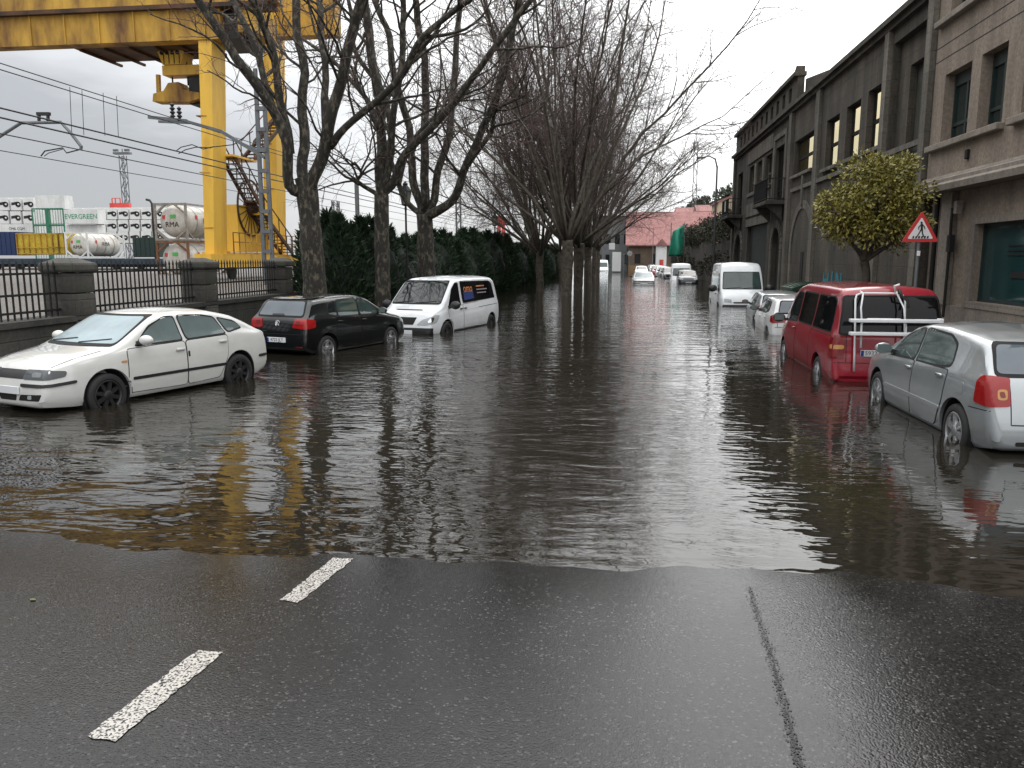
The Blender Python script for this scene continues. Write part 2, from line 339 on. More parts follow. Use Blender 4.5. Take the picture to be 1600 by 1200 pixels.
def sheet(name, xs, ys, fz, mat):
    mb = MB(); n = len(xs)
    mb.v = [(x, y, fz(x, y)) for y in ys for x in xs]
    mb.f = [(j * n + i, j * n + i + 1, (j + 1) * n + i + 1, (j + 1) * n + i) for j in range(len(ys) - 1) for i in range(n - 1)]
    return mb.build(name, mat, smooth=True, fix=False)
m_gravel = M('yard_gravel', (.17, .15, .13), .6, col2=(.06, .055, .05), vscale=9, bump=.8, bscale=25, lo=.3, hi=.7)
struct(sheet('ground', gx, gy, lambda x, y: YARD if x < -10.4 else (gz(x, y) if x <= 8.3 else gz(8.2, y) + .05) - .02, m_gravel))
m_asph = asphalt_mat('wet_asphalt')
rx = frange(-9.3, 5.9, .2) + [5.9]; ry = [-30, -12, -6, -3] + frange(-1.6, 10, .2) + frange(10, 20, .8) + [20, 30, 50, 90, 150, 260]
struct(sheet('road', rx, ry, lambda x, y: gz(x, y), m_asph))
m_pave = stone_mat('pavement_slabs', (.2, .19, .18), (.1, .1, .09), (.4, .4), .01, .5)
for x0, x1 in ((5.9, 8.4), (-10.3, -9.3)):
    mb = MB(); ys = [-12, -4, 0, 4, 8, 11, 14, 18, 30, 60, 150]
    for a, b in zip(ys[:-1], ys[1:]):
        za, zb = hz_(a) + .14, hz_(b) + .14
        mb.quad((x0, a, za), (x1, a, za), (x1, b, zb), (x0, b, zb))
        for xx in (x0, x1): mb.quad((xx, a, za - .4), (xx, a, za), (xx, b, zb), (xx, b, zb - .4))
    struct(mb.build('pavement', m_pave))
struct(sheet('water', [-10.2, -4, 0, 4, 8.02], [3.2, 6, 10, 20, 40, 80, 150, 260], lambda x, y: 0., water_mat()))
# centre line dashes, 4 mm over the road
def on_road(u, v):
    p = P(u, v, 0)
    for _ in range(8): p = P(u, v, gz(p.x, p.y))
    return p
rr0 = random.Random(2); m_dash = asphalt_mat('worn_road_paint', True)
for name, cs, lab in (('lane_dash', ((133, 1152), (180, 1159), (350, 1020), (309, 1017)), 0), ('lane_dash', ((438, 938), (466, 943), (552, 874), (521, 872)), 1)):
    q = [on_road(*c) for c in cs]; mb = MB(); n = 26
    for i in range(n + 1):
        a = q[0].lerp(q[3], i / n); b = q[1].lerp(q[2], i / n)
        for k in range(4):
            p = a.lerp(b, k / 3) + Vector((rr0.uniform(-.008, .008), rr0.uniform(-.008, .008), 0)); mb.v.append((p.x, p.y, gz(p.x, p.y) + .004))
    mb.f = [(i * 4 + k, i * 4 + k + 1, i * 4 + k + 5, i * 4 + k + 4) for i in range(n) for k in range(3)]
    struct(mb.build(name, m_dash, smooth=True))
# worn open joint running towards the water: broken dark grains, wider near the camera
mb = MB(); pa = [(1172, 918), (1183, 960), (1200, 1010), (1214, 1060), (1228, 1110), (1240, 1160), (1256, 1215)]; rr_ = random.Random(3)
pts = [on_road(*c) for c in pa]; fine = []
for a, b in zip(pts[:-1], pts[1:]):
    for k in range(40): fine.append(a.lerp(b, k / 40))
for p in fine:
    for _ in range(5):
        q = p + Vector((rr_.gauss(0, .012), rr_.uniform(-.012, .012), 0)); r = rr_.uniform(.0022, .0055); a0 = rr_.uniform(0, 6.28)
        ring = [(q.x + r * rr_.uniform(.7, 1.2) * math.cos(a0 + k * 1.257), q.y + r * rr_.uniform(.7, 1.2) * math.sin(a0 + k * 1.257)) for k in range(5)]
        mb.add([(x, y, gz(x, y) + .004) for x, y in ring], [(0, 1, 2, 3, 4)])
struct(mb.build('road_joint', M('open_joint', (.010, .010, .010), .6), fix=False))

# ------------------------------------------------------------------ cars
m_tyre = M('tyre_rubber', (.014, .014, .014), .75, var=.3)
m_black = M('black_plastic', (.016, .016, .017), .5, var=.3)
m_gap = M('seam_black', (.004, .004, .004), .8)
m_under = M('underbody_black', (.006, .006, .006), .9)
m_alloy = M('alloy_silver', (.50, .51, .52), .28, .85, var=.15)
m_steel = M('dark_steel_wheel', (.03, .03, .032), .45, .4)
m_chrome = M('chrome', (.7, .7, .72), .12, 1., var=.05)
m_red = glass('red_lamp_glass', (.27, .010, .010), .08)
m_dred = glass('dark_red_lamp_glass', (.16, .008, .010), .12)
m_amber = glass('amber_lamp_glass', (.45, .22, .06), .12)
m_lamp = glass('clear_lamp_glass', (.34, .36, .37), .08)
m_dlamp = glass('smoked_lamp_glass', (.05, .055, .06), .05)
m_plate = M('number_plate_white', (.66, .68, .70), .35, var=.08)
m_eu = M('plate_blue', (.01, .03, .25), .4)
m_ink = M('black_ink', (.01, .01, .01), .5)
g_dark = glass('dark_car_glass', (.012, .016, .017))
g_tint = glass('privacy_glass', (.006, .006, .007)); g_tint.node_tree.nodes['Principled BSDF'].inputs['Specular IOR Level'].default_value = .22
g_fog = glass('fogged_glass', (.23, .30, .325), .12)
g_side = glass('grey_side_glass', (.11, .14, .14), .05)
g_green = glass('greenish_glass', (.035, .055, .052))
g_back = glass('rear_window_glass', (.08, .10, .12))
def paint(name, col, metal=0., dirt=.12):
    return M(name, col, .32, metal, var=dirt, vscale=2.2, stretch=(1, 1, 1.6), coat=1., lo=.4, hi=.75, spec=.15)

def smooth_curve(pts, step=.02, rad=.05):
    xs = [p[0] for p in pts]; x0, x1 = xs[0], xs[-1]; n = int((x1 - x0) / step); g = []
    for i in range(n + 1):
        x = x0 + (x1 - x0) * i / n; k = 0
        while k < len(pts) - 2 and x > pts[k + 1][0]: k += 1
        (a, za), (b, zb) = pts[k], pts[k + 1]; g.append((x, za + (zb - za) * (x - a) / max(b - a, 1e-6)))
    rr = max(1, int(rad / step)); o = []
    for i in range(len(g)):
        r = min(rr, i, len(g) - 1 - i); o.append((g[i][0], sum(q[1] for q in g[i - r:i + r + 1]) / (2 * r + 1)))
    return o
def evalc(c, x):
    if x <= c[0][0]: return c[0][1]
    if x >= c[-1][0]: return c[-1][1]
    t = (x - c[0][0]) / (c[-1][0] - c[0][0]) * (len(c) - 1); i = min(int(t), len(c) - 2); t -= i
    return c[i][1] * (1 - t) + c[i + 1][1] * t

def body_mesh(S):
    top = smooth_curve(S['top'], rad=S.get('srad', .05)); top = smooth_curve(top, rad=S.get('srad', .05)); belt = smooth_curve(S['belt']); bot = smooth_curve(S['bot'])
    x0, x1 = top[0][0], top[-1][0]; w0 = S['w'] / 2; tum = S['tum']
    arc = [0]
    for a, b in zip(top[:-1], top[1:]): arc.append(arc[-1] + math.hypot(b[0] - a[0], (b[1] - a[1]) * .8))
    ns = S.get('ns', 72); st = []
    for i in range(ns + 1):
        t = arc[-1] * i / ns; k = 0
        lo, hi = 0, len(arc) - 1
        while lo < hi - 1:
            mid = (lo + hi) // 2
            if arc[mid] <= t: lo = mid
            else: hi = mid
        f = (t - arc[lo]) / max(arc[hi] - arc[lo], 1e-9); st.append(top[lo][0] * (1 - f) + top[hi][0] * f)
    st = sorted(set([round(s, 4) for s in st] + [x0 + .004, x0 + .015, x0 + .035, x0 + .07, x1 - .07, x1 - .035, x1 - .015, x1 - .004]))
    xc = (x0 + x1) / 2; hl = (x1 - x0) / 2; rows = []
    fa, ra = S.get('ftaper', .2), S.get('rtaper', .12)
    for x in st:
        t = (x - xc) / hl; w_ = w0 * (1 - (fa if t > 0 else ra) * abs(t) ** S.get('pexp', 5))
        d = min(x - x0, x1 - x); er = S.get('erad', .09); cut = 0
        if d < er: cut = er * (1 - math.sqrt(max(0, 1 - ((er - d) / er) ** 2)))
        w_ -= cut; T = evalc(top, x) - cut * .5; zb = evalc(bot, x) + cut * .7
        sh = min(evalc(belt, x), T - .035); h = T - sh
        ws = w_ * .955
        cr = min(S.get('crown', .045), h * .5); rr = min(S.get('rr', .11), (h - cr) * .6 + .01)
        dz = sh - zb
        p = [(0, zb), (w_ * .78, zb), (w_ * .91, zb + .02), (w_ * .965, zb + .08), (w_ * .992, zb + .30 * dz), (w_, zb + .5 * dz), (w_ * .998, zb + .66 * dz), (w_ * .985, zb + .83 * dz), (w_ * .972, zb + .93 * dz), (ws, sh)]
        zt = T - cr - rr; yt = lambda z: ws - .015 * min(1, (z - sh) / .04 if h > .1 else 0) - tum * max(0, z - sh)
        zt = max(zt, sh + .004)
        for q in (.33, .66, 1.): z = sh + (zt - sh) * q; p.append((yt(z), z))
        ye, ze = p[-1]
        for a in (25, 50, 75):
            p.append((ye - rr * 1.15 * (1 - math.cos(R(a))), ze + rr * math.sin(R(a))))
        yl, zl = p[-1]
        for q in (.82, .55, .27, 0): p.append((yl * q, zl + (T - zl) * (1 - q * q)))
        rows.append([(x, y, z) for y, z in p])
    k = len(rows[0]); mb = MB(); n2 = 2 * k - 2
    for r in rows: mb.v += r + [(x, -y, z) for x, y, z in r[1:-1]][::-1]
    for i in range(len(rows) - 1):
        for j in range(n2): mb.f.append((i * n2 + j, i * n2 + (j + 1) % n2, (i + 1) * n2 + (j + 1) % n2, (i + 1) * n2 + j))
    mb.f.append(tuple(range(n2))); mb.f.append(tuple((len(rows) - 1) * n2 + j for j in range(n2)))
    return mb

def cut_arches(o, S):
    cm = MB()
    for ax in S['axles']:
        for s in (-1, 1): cm.cyl((ax, s * (S['w'] / 2 - .36), S['wr'] + .015), (ax, s * (S['w'] / 2 + .2), S['wr'] + .015), S['arch'], n=40)
    cu = cm.build('cut', m_under); md = o.modifiers.new('b', 'BOOLEAN'); md.object = cu; md.solver = 'EXACT'; md.operation = 'DIFFERENCE'
    dg = bpy.context.evaluated_depsgraph_get(); dg.update(); me = bpy.data.meshes.new_from_object(o.evaluated_get(dg)); o.modifiers.clear(); old = o.data; o.data = me; bpy.data.objects.remove(cu)
    me.name = 'body'; me.polygons.foreach_set('use_smooth', [True] * len(me.polygons)); me.set_sharp_from_angle(angle=R(34))

_q = math.sqrt(.5)
VIEW = {'BL': ((-_q, _q, 0), lambda a, b: (a * _q - 3, a * _q + 3, b)), 'BR': ((-_q, -_q, 0), lambda a, b: (a * _q - 3, -a * _q - 3, b)), 'FL': ((_q, _q, 0), lambda a, b: (-a * _q + 3, a * _q + 3, b)), 'FR': ((_q, -_q, 0), lambda a, b: (-a * _q + 3, -a * _q - 3, b)), 'L': ((0, 1, 0), lambda a, b: (a, 3, b)), 'R': ((0, -1, 0), lambda a, b: (a, -3, b)), 'F': ((1, 0, 0), lambda a, b: (6, a, b)), 'B': ((-1, 0, 0), lambda a, b: (-6, a, b)), 'T': ((0, 0, 1), lambda a, b: (a, b, 5))}
def decal(S, poly, view, mat, name, parent, off=.004, res=.06, label=None):
    if len(view) == 2: poly = [((p[0] + p[1]) * _q if view[0] == 'B' else (p[1] - p[0]) * _q, p[2]) for p in poly]; poly = round_poly(poly, .03)
    nv, place = VIEW[view]; nv = Vector(nv); bm = bmesh.new()
    vs = [bm.verts.new((p[0], p[1], 0)) for p in poly]; bm.faces.new(vs)
    bmesh.ops.triangulate(bm, faces=bm.faces[:])
    for _ in range(5):
        lg = [e for e in bm.edges if e.calc_length() > res]
        if not lg: break
        bmesh.ops.subdivide_edges(bm, edges=lg, cuts=1); bmesh.ops.triangulate(bm, faces=[f for f in bm.faces if len(f.verts) > 3])
    rim = [e for e in bm.edges if e.is_boundary]; rimv = set(v for e in rim for v in e.verts); low = {}
    bvh = S['bvh']
    for v in bm.verts:
        o = Vector(place(v.co.x, v.co.y)); h, nn, _, _ = bvh.ray_cast(o, -nv)
        if h is None or (view in 'LR' and h.y * nv.y < 0) : h, nn, _, _ = bvh.find_nearest(Vector(place(v.co.x, v.co.y)) * Vector((1, .28, 1)) if view in 'LR' else o * .4)
        if nn.dot(nv) < 0: nn = -nn
        v.co = h + nn * off
        if v in rimv: low[v] = h - nn * .012
    bm.normal_update()
    if sum((f.normal.dot(nv) for f in bm.faces)) < 0: bmesh.ops.reverse_faces(bm, faces=bm.faces[:])
    nvts = {v: bm.verts.new(low[v]) for v in rimv}
    for e in rim:
        f = e.link_faces[0]
        a, b = e.verts
        lp = [l for l in f.loops if l.edge == e][0]
        if lp.vert == a: a, b = b, a
        bm.faces.new((a, b, nvts[b], nvts[a]))
    mb = MB(); mb.frombm(bm); o = mb.build(name, mat, parent, angle=40, fix=False)
    if label: o['label'] = label
    return o
def mirror(p): return [(-a, b) for a, b in p]

def wheel_parts(root, x, y, r, wd, side, style, m_rim):
    """tyre is the part, its rim the sub-part"""
    s = side; t = MB(); h = wd / 2; rr = r * .70
    t.lathe([(rr, -h * .8), (rr + .01, -h), (r - .045, -h * 1.02), (r - .012, -h * .86), (r, -h * .6), (r, h * .6), (r - .012, h * .86), (r - .045, h * 1.02), (rr + .01, h), (rr, h * .8), (rr - .03, h * .5), (rr - .03, -h * .5), (rr, -h * .8)], (x, y, r), 'y', 40)
    w_ = t.build('wheel', m_tyre, root, angle=50); f = MB(); yo = y + s * h * .55
    f.lathe([(0.001, -s * .10), (rr - .02, -s * .10), (rr - .02, s * h * .25), (rr - .002, s * h * .40), (rr - .012, s * h * .44), (rr - .03, s * h * .30), (rr - .035, -s * .08)], (x, yo, r), 'y', 40)
    ns = {'six': 6, 'five': 5, 'steel': 8}[style]
    for k in range(ns):
        a = 2 * math.pi * k / ns + .3; ca, sa = math.cos(a), math.sin(a); wi = {'six': .030, 'five': .036, 'steel': .035}[style]; wo = {'six': .040, 'five': .058, 'steel': .03}[style]
        def pt(rad, q, dy): return (x + ca * rad - sa * q, yo + s * dy, r + sa * rad + ca * q)
        a0, a1 = .03, rr - .02
        f.add([pt(a0, -wi, .0), pt(a0, wi, .0), pt(a1, wo, .0), pt(a1, -wo, .0), pt(a0, -wi * .8, .035), pt(a0, wi * .8, .035), pt(a1, wo * .8, .028), pt(a1, -wo * .8, .028)], [(4, 5, 6, 7), (0, 4, 7, 3), (1, 2, 6, 5), (0, 1, 5, 4), (2, 3, 7, 6)])
    f.lathe([(.075, -s * .02), (.07, s * .03), (.055, s * .042), (.001, s * .045)], (x, yo, r), 'y', 20)
    f.build('rim', m_rim, w_, angle=40)

def plate(S, root, view, c, text, w_=.5, h=.105):
    y, z = c; s = {'F': 1, 'B': -1}[view]; o = Vector(VIEW[view][1](y, z)); hit = S['bvh'].ray_cast(o, Vector((-s, 0, 0)))[0]
    x = hit.x + s * .018; mb = MB(); mb.cbox((x, y, z), (.02, w_, h), .006); p = mb.build('number_plate', m_plate, root)
    xd = (0, s, 0)
    e = MB(); e.box((x + s * .0108, y - s * (w_ / 2 - .028), z), (.002, .046, h * .9)); e.build('blue_band', m_eu, p)
    if text: text_obj(text, h * .92, m_ink, 'lettering', p, basis((x + s * .0108, y + s * .02, z), xd, (0, 0, 1)), .001)

def build_car(S, name, label, cat, loc, head, group=None):
    """head: compass heading in degrees, clockwise from the street direction"""
    root = thing(name, label, cat, loc, R(90 - head), group); m = S['paint']
    o = body_mesh(S).build('body', m, None, smooth=True)
    if S.get('arch'): cut_arches(o, S)
    else: o.data.set_sharp_from_angle(angle=R(34))
    o.parent = root
    bm = bmesh.new(); bm.from_mesh(o.data); S['bvh'] = BVHTree.FromBMesh(bm); bm.free()
    for ax in S['axles']:
        if S.get('arch'):
            for s in (-1, 1):
                lin = MB(); r = S['arch'] - .006; yo, yi = s * (S['w'] / 2 - .045), s * (S['w'] / 2 - .37)
                lin.lathe([(r, yo), (r, yi), (.001, yi)], (ax, 0, S['wr'] + .015), 'y', 36)
                lin.build('wheel_arch', m_under, root, fix=False)
        for s in (-1, 1): wheel_parts(root, ax, s * (S['w'] / 2 - .125), S['wr'], .2, s, S['rim'], S.get('mrim', m_alloy))
    for nm, poly, mt in S.get('side_glass', ()):
        for v in 'LR':
            w_ = decal(S, round_poly(poly, .05), v, mt, nm, root, .007)
            if S.get('arch'): decal(S, round_poly(grow(poly, .024), .06), v, m_gap, 'window_seal', w_, .004)
    for d in S.get('doors', ()):
        for v in 'LR':
            dr = decal(S, round_poly(d['poly'], .06), v, m, 'door', root, .0065)
            decal(S, round_poly(grow(d['poly'], .012), .06), v, m_gap, 'door_gap', dr, .0015)
            s = 1 if v == 'L' else -1; hx, hzz = d['handle']; hit = S['bvh'].ray_cast(Vector((hx, s * 3, hzz)), Vector((0, -s, 0)))[0]
            hb = MB(); hb.cbox((hx, hit.y + s * .022, hzz), (.17, .03, .035), .012); hb.build('handle', d.get('hm', m), dr, angle=40)
    for view, poly, mt, nm in S.get('panes', ()): 
        w_ = decal(S, round_poly(poly, .06), view, mt, nm, root, .012)
        if S.get('arch'): decal(S, round_poly(grow(poly, .03), .07), view, m_gap, 'window_seal', w_, .008)
    for nm, view, poly, mt, both, off in S.get('trim', ()):
        if both == 'c':
            for v in (view + 'L', view + 'R'): decal(S, poly, v, mt, nm, root, off)
            continue
        decal(S, round_poly(poly, .02), view, mt, nm, root, off)
        if both == 'y': decal(S, round_poly(mirror(poly)[::-1], .02), view, mt, nm, root, off)
        elif both == 's': decal(S, round_poly(poly, .02), 'R', mt, nm, root, off)
    if 'mirror' in S:
        mx_, mz = S['mirror'][:2]; ms = S['mirror'][2] if len(S['mirror']) > 2 else 1.
        for s in (-1, 1):
            hit = S['bvh'].ray_cast(Vector((mx_, s * 3, mz)), Vector((0, -s, 0)))[0]; y = hit.y
            bm = bmesh.new(); bmesh.ops.create_uvsphere(bm, u_segments=20, v_segments=12, radius=1)
            for v in bm.verts:
                q = v.co; q.x = max(q.x, -.35); v.co = Vector((mx_ + q.x * .09 * ms, y + s * .17 * ms + q.y * .115 * ms, mz + .035 + q.z * .075 * ms * (1.25 if ms > 1 else 1)))
            mb = MB(); mb.frombm(bm); mo = mb.build('mirror', S.get('mmirror', m), root, angle=50)
            g = MB(); g.cbox((mx_ - .034 * ms, y + s * .17 * ms, mz + .035), (.006, .18 * ms, .11 * ms), .003); g.build('mirror_glass', g_side, mo)
            a = MB(); a.bar((mx_ + .01, y - s * .02, mz - .01), (mx_ + .01, y + s * .10, mz + .0), .07, .05); a.build('mirror_arm', m_black, mo)
    for view, c, txt in S.get('plates', ()): plate(S, root, view, c, txt)
    return root
def grow(poly, d):
    cx = sum(p[0] for p in poly) / len(poly); cy = sum(p[1] for p in poly) / len(poly); o = []
    return [(x + (d if x > cx else -d), y + (d if y > cy else -d)) for x, y in poly]
def wipers(S, root, x0, spans):
    for y0, y1 in spans:
        pts = []
        for k in range(6):
            t = k / 5; y = lerp(y0, y1, t); z = S['wip'] + .05 * t; h = S['bvh'].ray_cast(Vector((6, y, z)), Vector((-1, 0, 0)))[0]
            if h: pts.append((h.x + .015, y, h.z + .01))
        mb = MB(); mb.tube(pts, .010, 5); mb.build('wiper', m_black, root)

m_white = paint('white_car_paint', (.54, .54, .52)); m_wvan = paint('white_van_paint', (.66, .68, .70)); m_bk = paint('black_car_paint', (.004, .005, .006), 0, .0)
m_sil = M('silver_car_paint', (.33, .35, .36), .32, .55, var=.10, vscale=2, coat=1.); m_rd = paint('red_van_paint', (.26, .010, .022), 0, .25)

LEON = dict(paint=m_white, w=1.74, tum=.36, axles=(1.256, -1.256), wr=.31, arch=.365, rim='steel', mrim=m_steel, crown=.05, rr=.10, ftaper=.22, rtaper=.14,
    top=[(-2.06, .56), (-2.045, .78), (-2.0, .92), (-1.90, 1.00), (-1.60, 1.17), (-1.25, 1.32), (-.85, 1.405), (-.3, 1.44), (.1, 1.425), (.32, 1.385), (1.08, .985), (1.16, .965), (1.6, .90), (1.92, .80), (2.05, .69), (2.11, .58), (2.13, .48)],
    belt=[(-2.06, .92), (-1.3, .985), (0, .945), (1.0, .90), (2.13, .70)], bot=[(-2.06, .30), (-1.7, .20), (1.7, .20), (2.13, .24)],
    side_glass=[('side_window', [(.74, .965), (-.10, .975), (-.06, 1.315), (.12, 1.315), (.40, 1.20)], g_side), ('side_window', [(-.20, .975), (-1.00, 1.00), (-.84, 1.255), (-.55, 1.305), (-.15, 1.32)], g_side), ('side_window', [(-1.07, 1.015), (-1.40, 1.07), (-1.25, 1.16), (-.93, 1.245)], g_side)],
    doors=[dict(poly=[(.93, .30), (-.13, .28), (-.13, .945), (.90, .915)], handle=(-.02, .83)), dict(poly=[(-.155, .28), (-.80, .30), (-.98, .62), (-1.02, .965), (-.155, .945)], handle=(-.90, .875))],
    panes=[('F', [(-.69, .995), (.69, .995), (.57, 1.338), (-.57, 1.338)], g_fog, 'windscreen'), ('B', [(-.52, 1.04), (.52, 1.04), (.46, 1.27), (-.46, 1.27)], g_dark, 'rear_window')],
    trim=[('headlight', 'F', [(2.10, .28, .612), (2.02, .70, .62), (1.88, .83, .65), (1.86, .83, .72), (1.98, .70, .742), (2.05, .32, .735)], m_dlamp, 'c', .008), ('grille', 'F', [(-.27, .615), (.27, .615), (.27, .73), (-.27, .73)], m_black, '', .004),
          ('bumper_strip', 'F', [(2.12, .27, .515), (2.0, .74, .525), (1.75, .86, .55), (1.75, .86, .59), (2.0, .74, .567), (2.12, .27, .557)], m_black, 'c', .014), ('lower_grille', 'F', [(.22, .335), (.62, .345), (.66, .435), (.26, .415)], m_gap, 'y', .003), ('lower_grille', 'F', [(-.16, .33), (.16, .33), (.19, .41), (-.19, .41)], m_gap, '', .003),
          ('side_moulding', 'L', [(.86, .475), (-.93, .475), (-.93, .52), (.86, .52)], m_black, 's', .014), ('indicator', 'L', [(1.02, .74), (.93, .74), (.93, .77), (1.02, .77)], m_amber, 's', .006),
          ('bumper_strip', 'L', [(-1.75, .52), (-1.98, .52), (-1.98, .565), (-1.75, .565)], m_black, 's', .012),
          ('bonnet_seam', 'F', [(.62, .770), (.635, .770), (.69, .925), (.675, .925)], m_gap, 'y', .003), ('fog_lamp', 'F', [(.40, .36), (.48, .36), (.49, .42), (.41, .41)], m_lamp, 'y', .005),
          ('lock_mark', 'L', [(-.165, .70), (-.20, .70), (-.20, .79), (-.165, .79)], m_gap, 's', .009), ('tail_light', 'B', [(.44, .72), (.70, .74), (.70, .92), (.46, .92)], m_red, 'y', .006), ('headlight_lens', 'F', [(2.07, .44, .645), (2.04, .60, .65), (2.03, .60, .705), (2.06, .45, .705)], M('lamp_reflector', (.16, .17, .17), .25, var=.3), 'c', .012)],
    mirror=(.66, 1.0), plates=[('F', (0, .47), '')], wip=1.0)
POLO = dict(paint=m_bk, w=1.69, tum=.34, axles=(1.235, -1.235), wr=.30, arch=.35, rim='five', mrim=m_alloy, ftaper=.2, rtaper=.10,
    top=[(-1.915, .58), (-1.90, .80), (-1.85, .97), (-1.79, 1.03), (-1.57, 1.36), (-1.62 + .09, 1.405), (-1.2, 1.435), (-.4, 1.46), (.15, 1.44), (.45, 1.385), (1.2, .99), (1.3, .965), (1.75, .88), (1.95, .74), (2.03, .62), (2.055, .50)],
    belt=[(-1.915, .96), (-1.0, .985), (0, .95), (1.0, .90), (2.055, .72)], bot=[(-1.915, .32), (-1.6, .2), (1.6, .2), (2.055, .26)],
    side_glass=[('side_window', [(.78, .965), (.02, .985), (.05, 1.335), (.22, 1.335), (.50, 1.21)], g_green), ('side_window', [(-.06, .985), (-.80, 1.00), (-.73, 1.325), (-.02, 1.345)], g_green), ('side_window', [(-.86, 1.01), (-1.12, 1.06), (-1.03, 1.27), (-.80, 1.32)], g_dark)],
    doors=[dict(poly=[(.95, .29), (-.01, .27), (-.01, .965), (.92, .92)], handle=(.10, .86)), dict(poly=[(-.035, .27), (-.75, .29), (-.92, .60), (-.94, .975), (-.035, .965)], handle=(-.80, .88))],
    panes=[('B', [(-.60, 1.045), (.60, 1.045), (.52, 1.335), (-.52, 1.335)], g_back, 'rear_window'), ('F', [(-.66, 1.0), (.66, 1.0), (.56, 1.36), (-.56, 1.36)], g_dark, 'windscreen')],
    trim=[('tail_light', 'B', [(-1.90, .42, .80), (-1.86, .75, .77), (-1.62, .82, .80), (-1.60, .80, .95), (-1.80, .73, .99), (-1.85, .48, .985)], m_red, 'c', .012), ('tail_light_lens', 'B', [(-1.88, .50, .86), (-1.88, .62, .86), (-1.86, .62, .94), (-1.86, .52, .94)], m_dred, 'c', .016),
          ('bumper_seam', 'B', [(-.72, .655), (.72, .655), (.72, .667), (-.72, .667)], m_gap, '', .002), ('hatch_seam', 'B', [(.645, .67), (.658, .67), (.648, .98), (.635, .98)], m_gap, 'y', .002), ('reflector', 'B', [(.50, .38), (.68, .385), (.68, .41), (.50, .405)], m_dred, 'y', .008),
          ('wiper', 'B', [(-.14, 1.05), (.20, 1.05), (.20, 1.075), (-.10, 1.082)], m_black, '', .02), ('headlight', 'F', [(.42, .66), (.72, .68), (.68, .80), (.44, .75)], m_lamp, 'y', .006), ('headlight_side', 'L', [(1.72, .70), (1.92, .66), (1.88, .79), (1.70, .80)], m_lamp, 's', .006), ('roof_edge', 'B', [(-.57, 1.375), (.57, 1.375), (.54, 1.405), (-.54, 1.405)], m_bk, '', .022), ('model_badge', 'B', [(.30, .70), (.41, .70), (.41, .725), (.30, .725)], m_chrome, '', .006)],
    mirror=(.72, 1.0), plates=[('B', (.0, .535), '4722 JLT'), ('F', (0, .42), '')], wip=1.0)
VITO = dict(paint=m_wvan, w=1.90, tum=.16, axles=(1.60, -1.60), wr=.33, arch=.40, rim='steel', mrim=m_steel, ftaper=.19, rtaper=.06, pexp=6, rr=.13, ns=84,
    top=[(-2.33, .6), (-2.315, 1.0), (-2.25, 1.5), (-2.17, 1.75), (-2.02, 1.86), (-1.5, 1.89), (0, 1.90), (.70, 1.87), (.98, 1.79), (1.78, 1.14), (1.90, 1.09), (2.22, .96), (2.36, .78), (2.41, .60), (2.42, .5)],
    belt=[(-2.33, 1.10), (-1, 1.10), (.6, 1.06), (1.5, 1.0), (2.42, .80)], bot=[(-2.33, .34), (-2, .26), (2, .26), (2.42, .28)],
    side_glass=[('side_window', [(1.46, 1.03), (.66, 1.10), (.66, 1.70), (.86, 1.70), (1.10, 1.52)], g_tint), ('side_window', [(.48, 1.14), (-1.98, 1.20), (-1.86, 1.62), (-1.62, 1.70), (.48, 1.73)], g_tint)],
    doors=[dict(poly=[(1.42, .45), (1.25, .42), (.57, .42), (.57, 1.075), (1.52, 1.0)], handle=(.70, .98), hm=m_black), dict(poly=[(.53, .42), (-.55, .42), (-.55, 1.115), (.53, 1.09)], handle=(.42, .98), hm=m_black)],
    panes=[('F', [(-.74, 1.17), (.74, 1.17), (.66, 1.75), (-.66, 1.75)], g_dark, 'windscreen'), ('B', [(-.7, 1.15), (.7, 1.15), (.64, 1.65), (-.64, 1.65)], g_tint, 'rear_window')],
    trim=[('headlight', 'F', [(2.40, .37, .615), (2.36, .58, .61), (2.15, .86, .68), (2.02, .90, .87), (2.15, .80, .885), (2.34, .52, .76)], m_lamp, 'c', .010), ('grille', 'F', [(-.26, .62), (.26, .62), (.35, .82), (-.35, .82)], m_gap, '', .006), ('bumper', 'F', [(-.80, .30), (.80, .30), (.82, .54), (-.82, .54)], m_black, '', .012), ('headlight_lens', 'F', [(2.30, .62, .69), (2.22, .74, .70), (2.16, .77, .82), (2.22, .68, .82)], m_chrome, 'c', .014),
          ('sill_strip', 'L', [(1.18, .31), (-1.18, .31), (-1.18, .40), (1.18, .40)], m_black, 's', .012), ('side_crease', 'L', [(.5, .93), (-2.1, .98), (-2.1, .995), (.5, .945)], m_gap, 's', .0015), ('bonnet_scoop', 'F', [(-.42, .995), (.42, .995), (.38, 1.02), (-.38, 1.02)], m_gap, '', .002)],
    mirror=(1.42, 1.08, 1.25), mmirror=m_black, plates=[('B', (0, .8), ''), ('F', (0, .42), '')], wip=1.17)
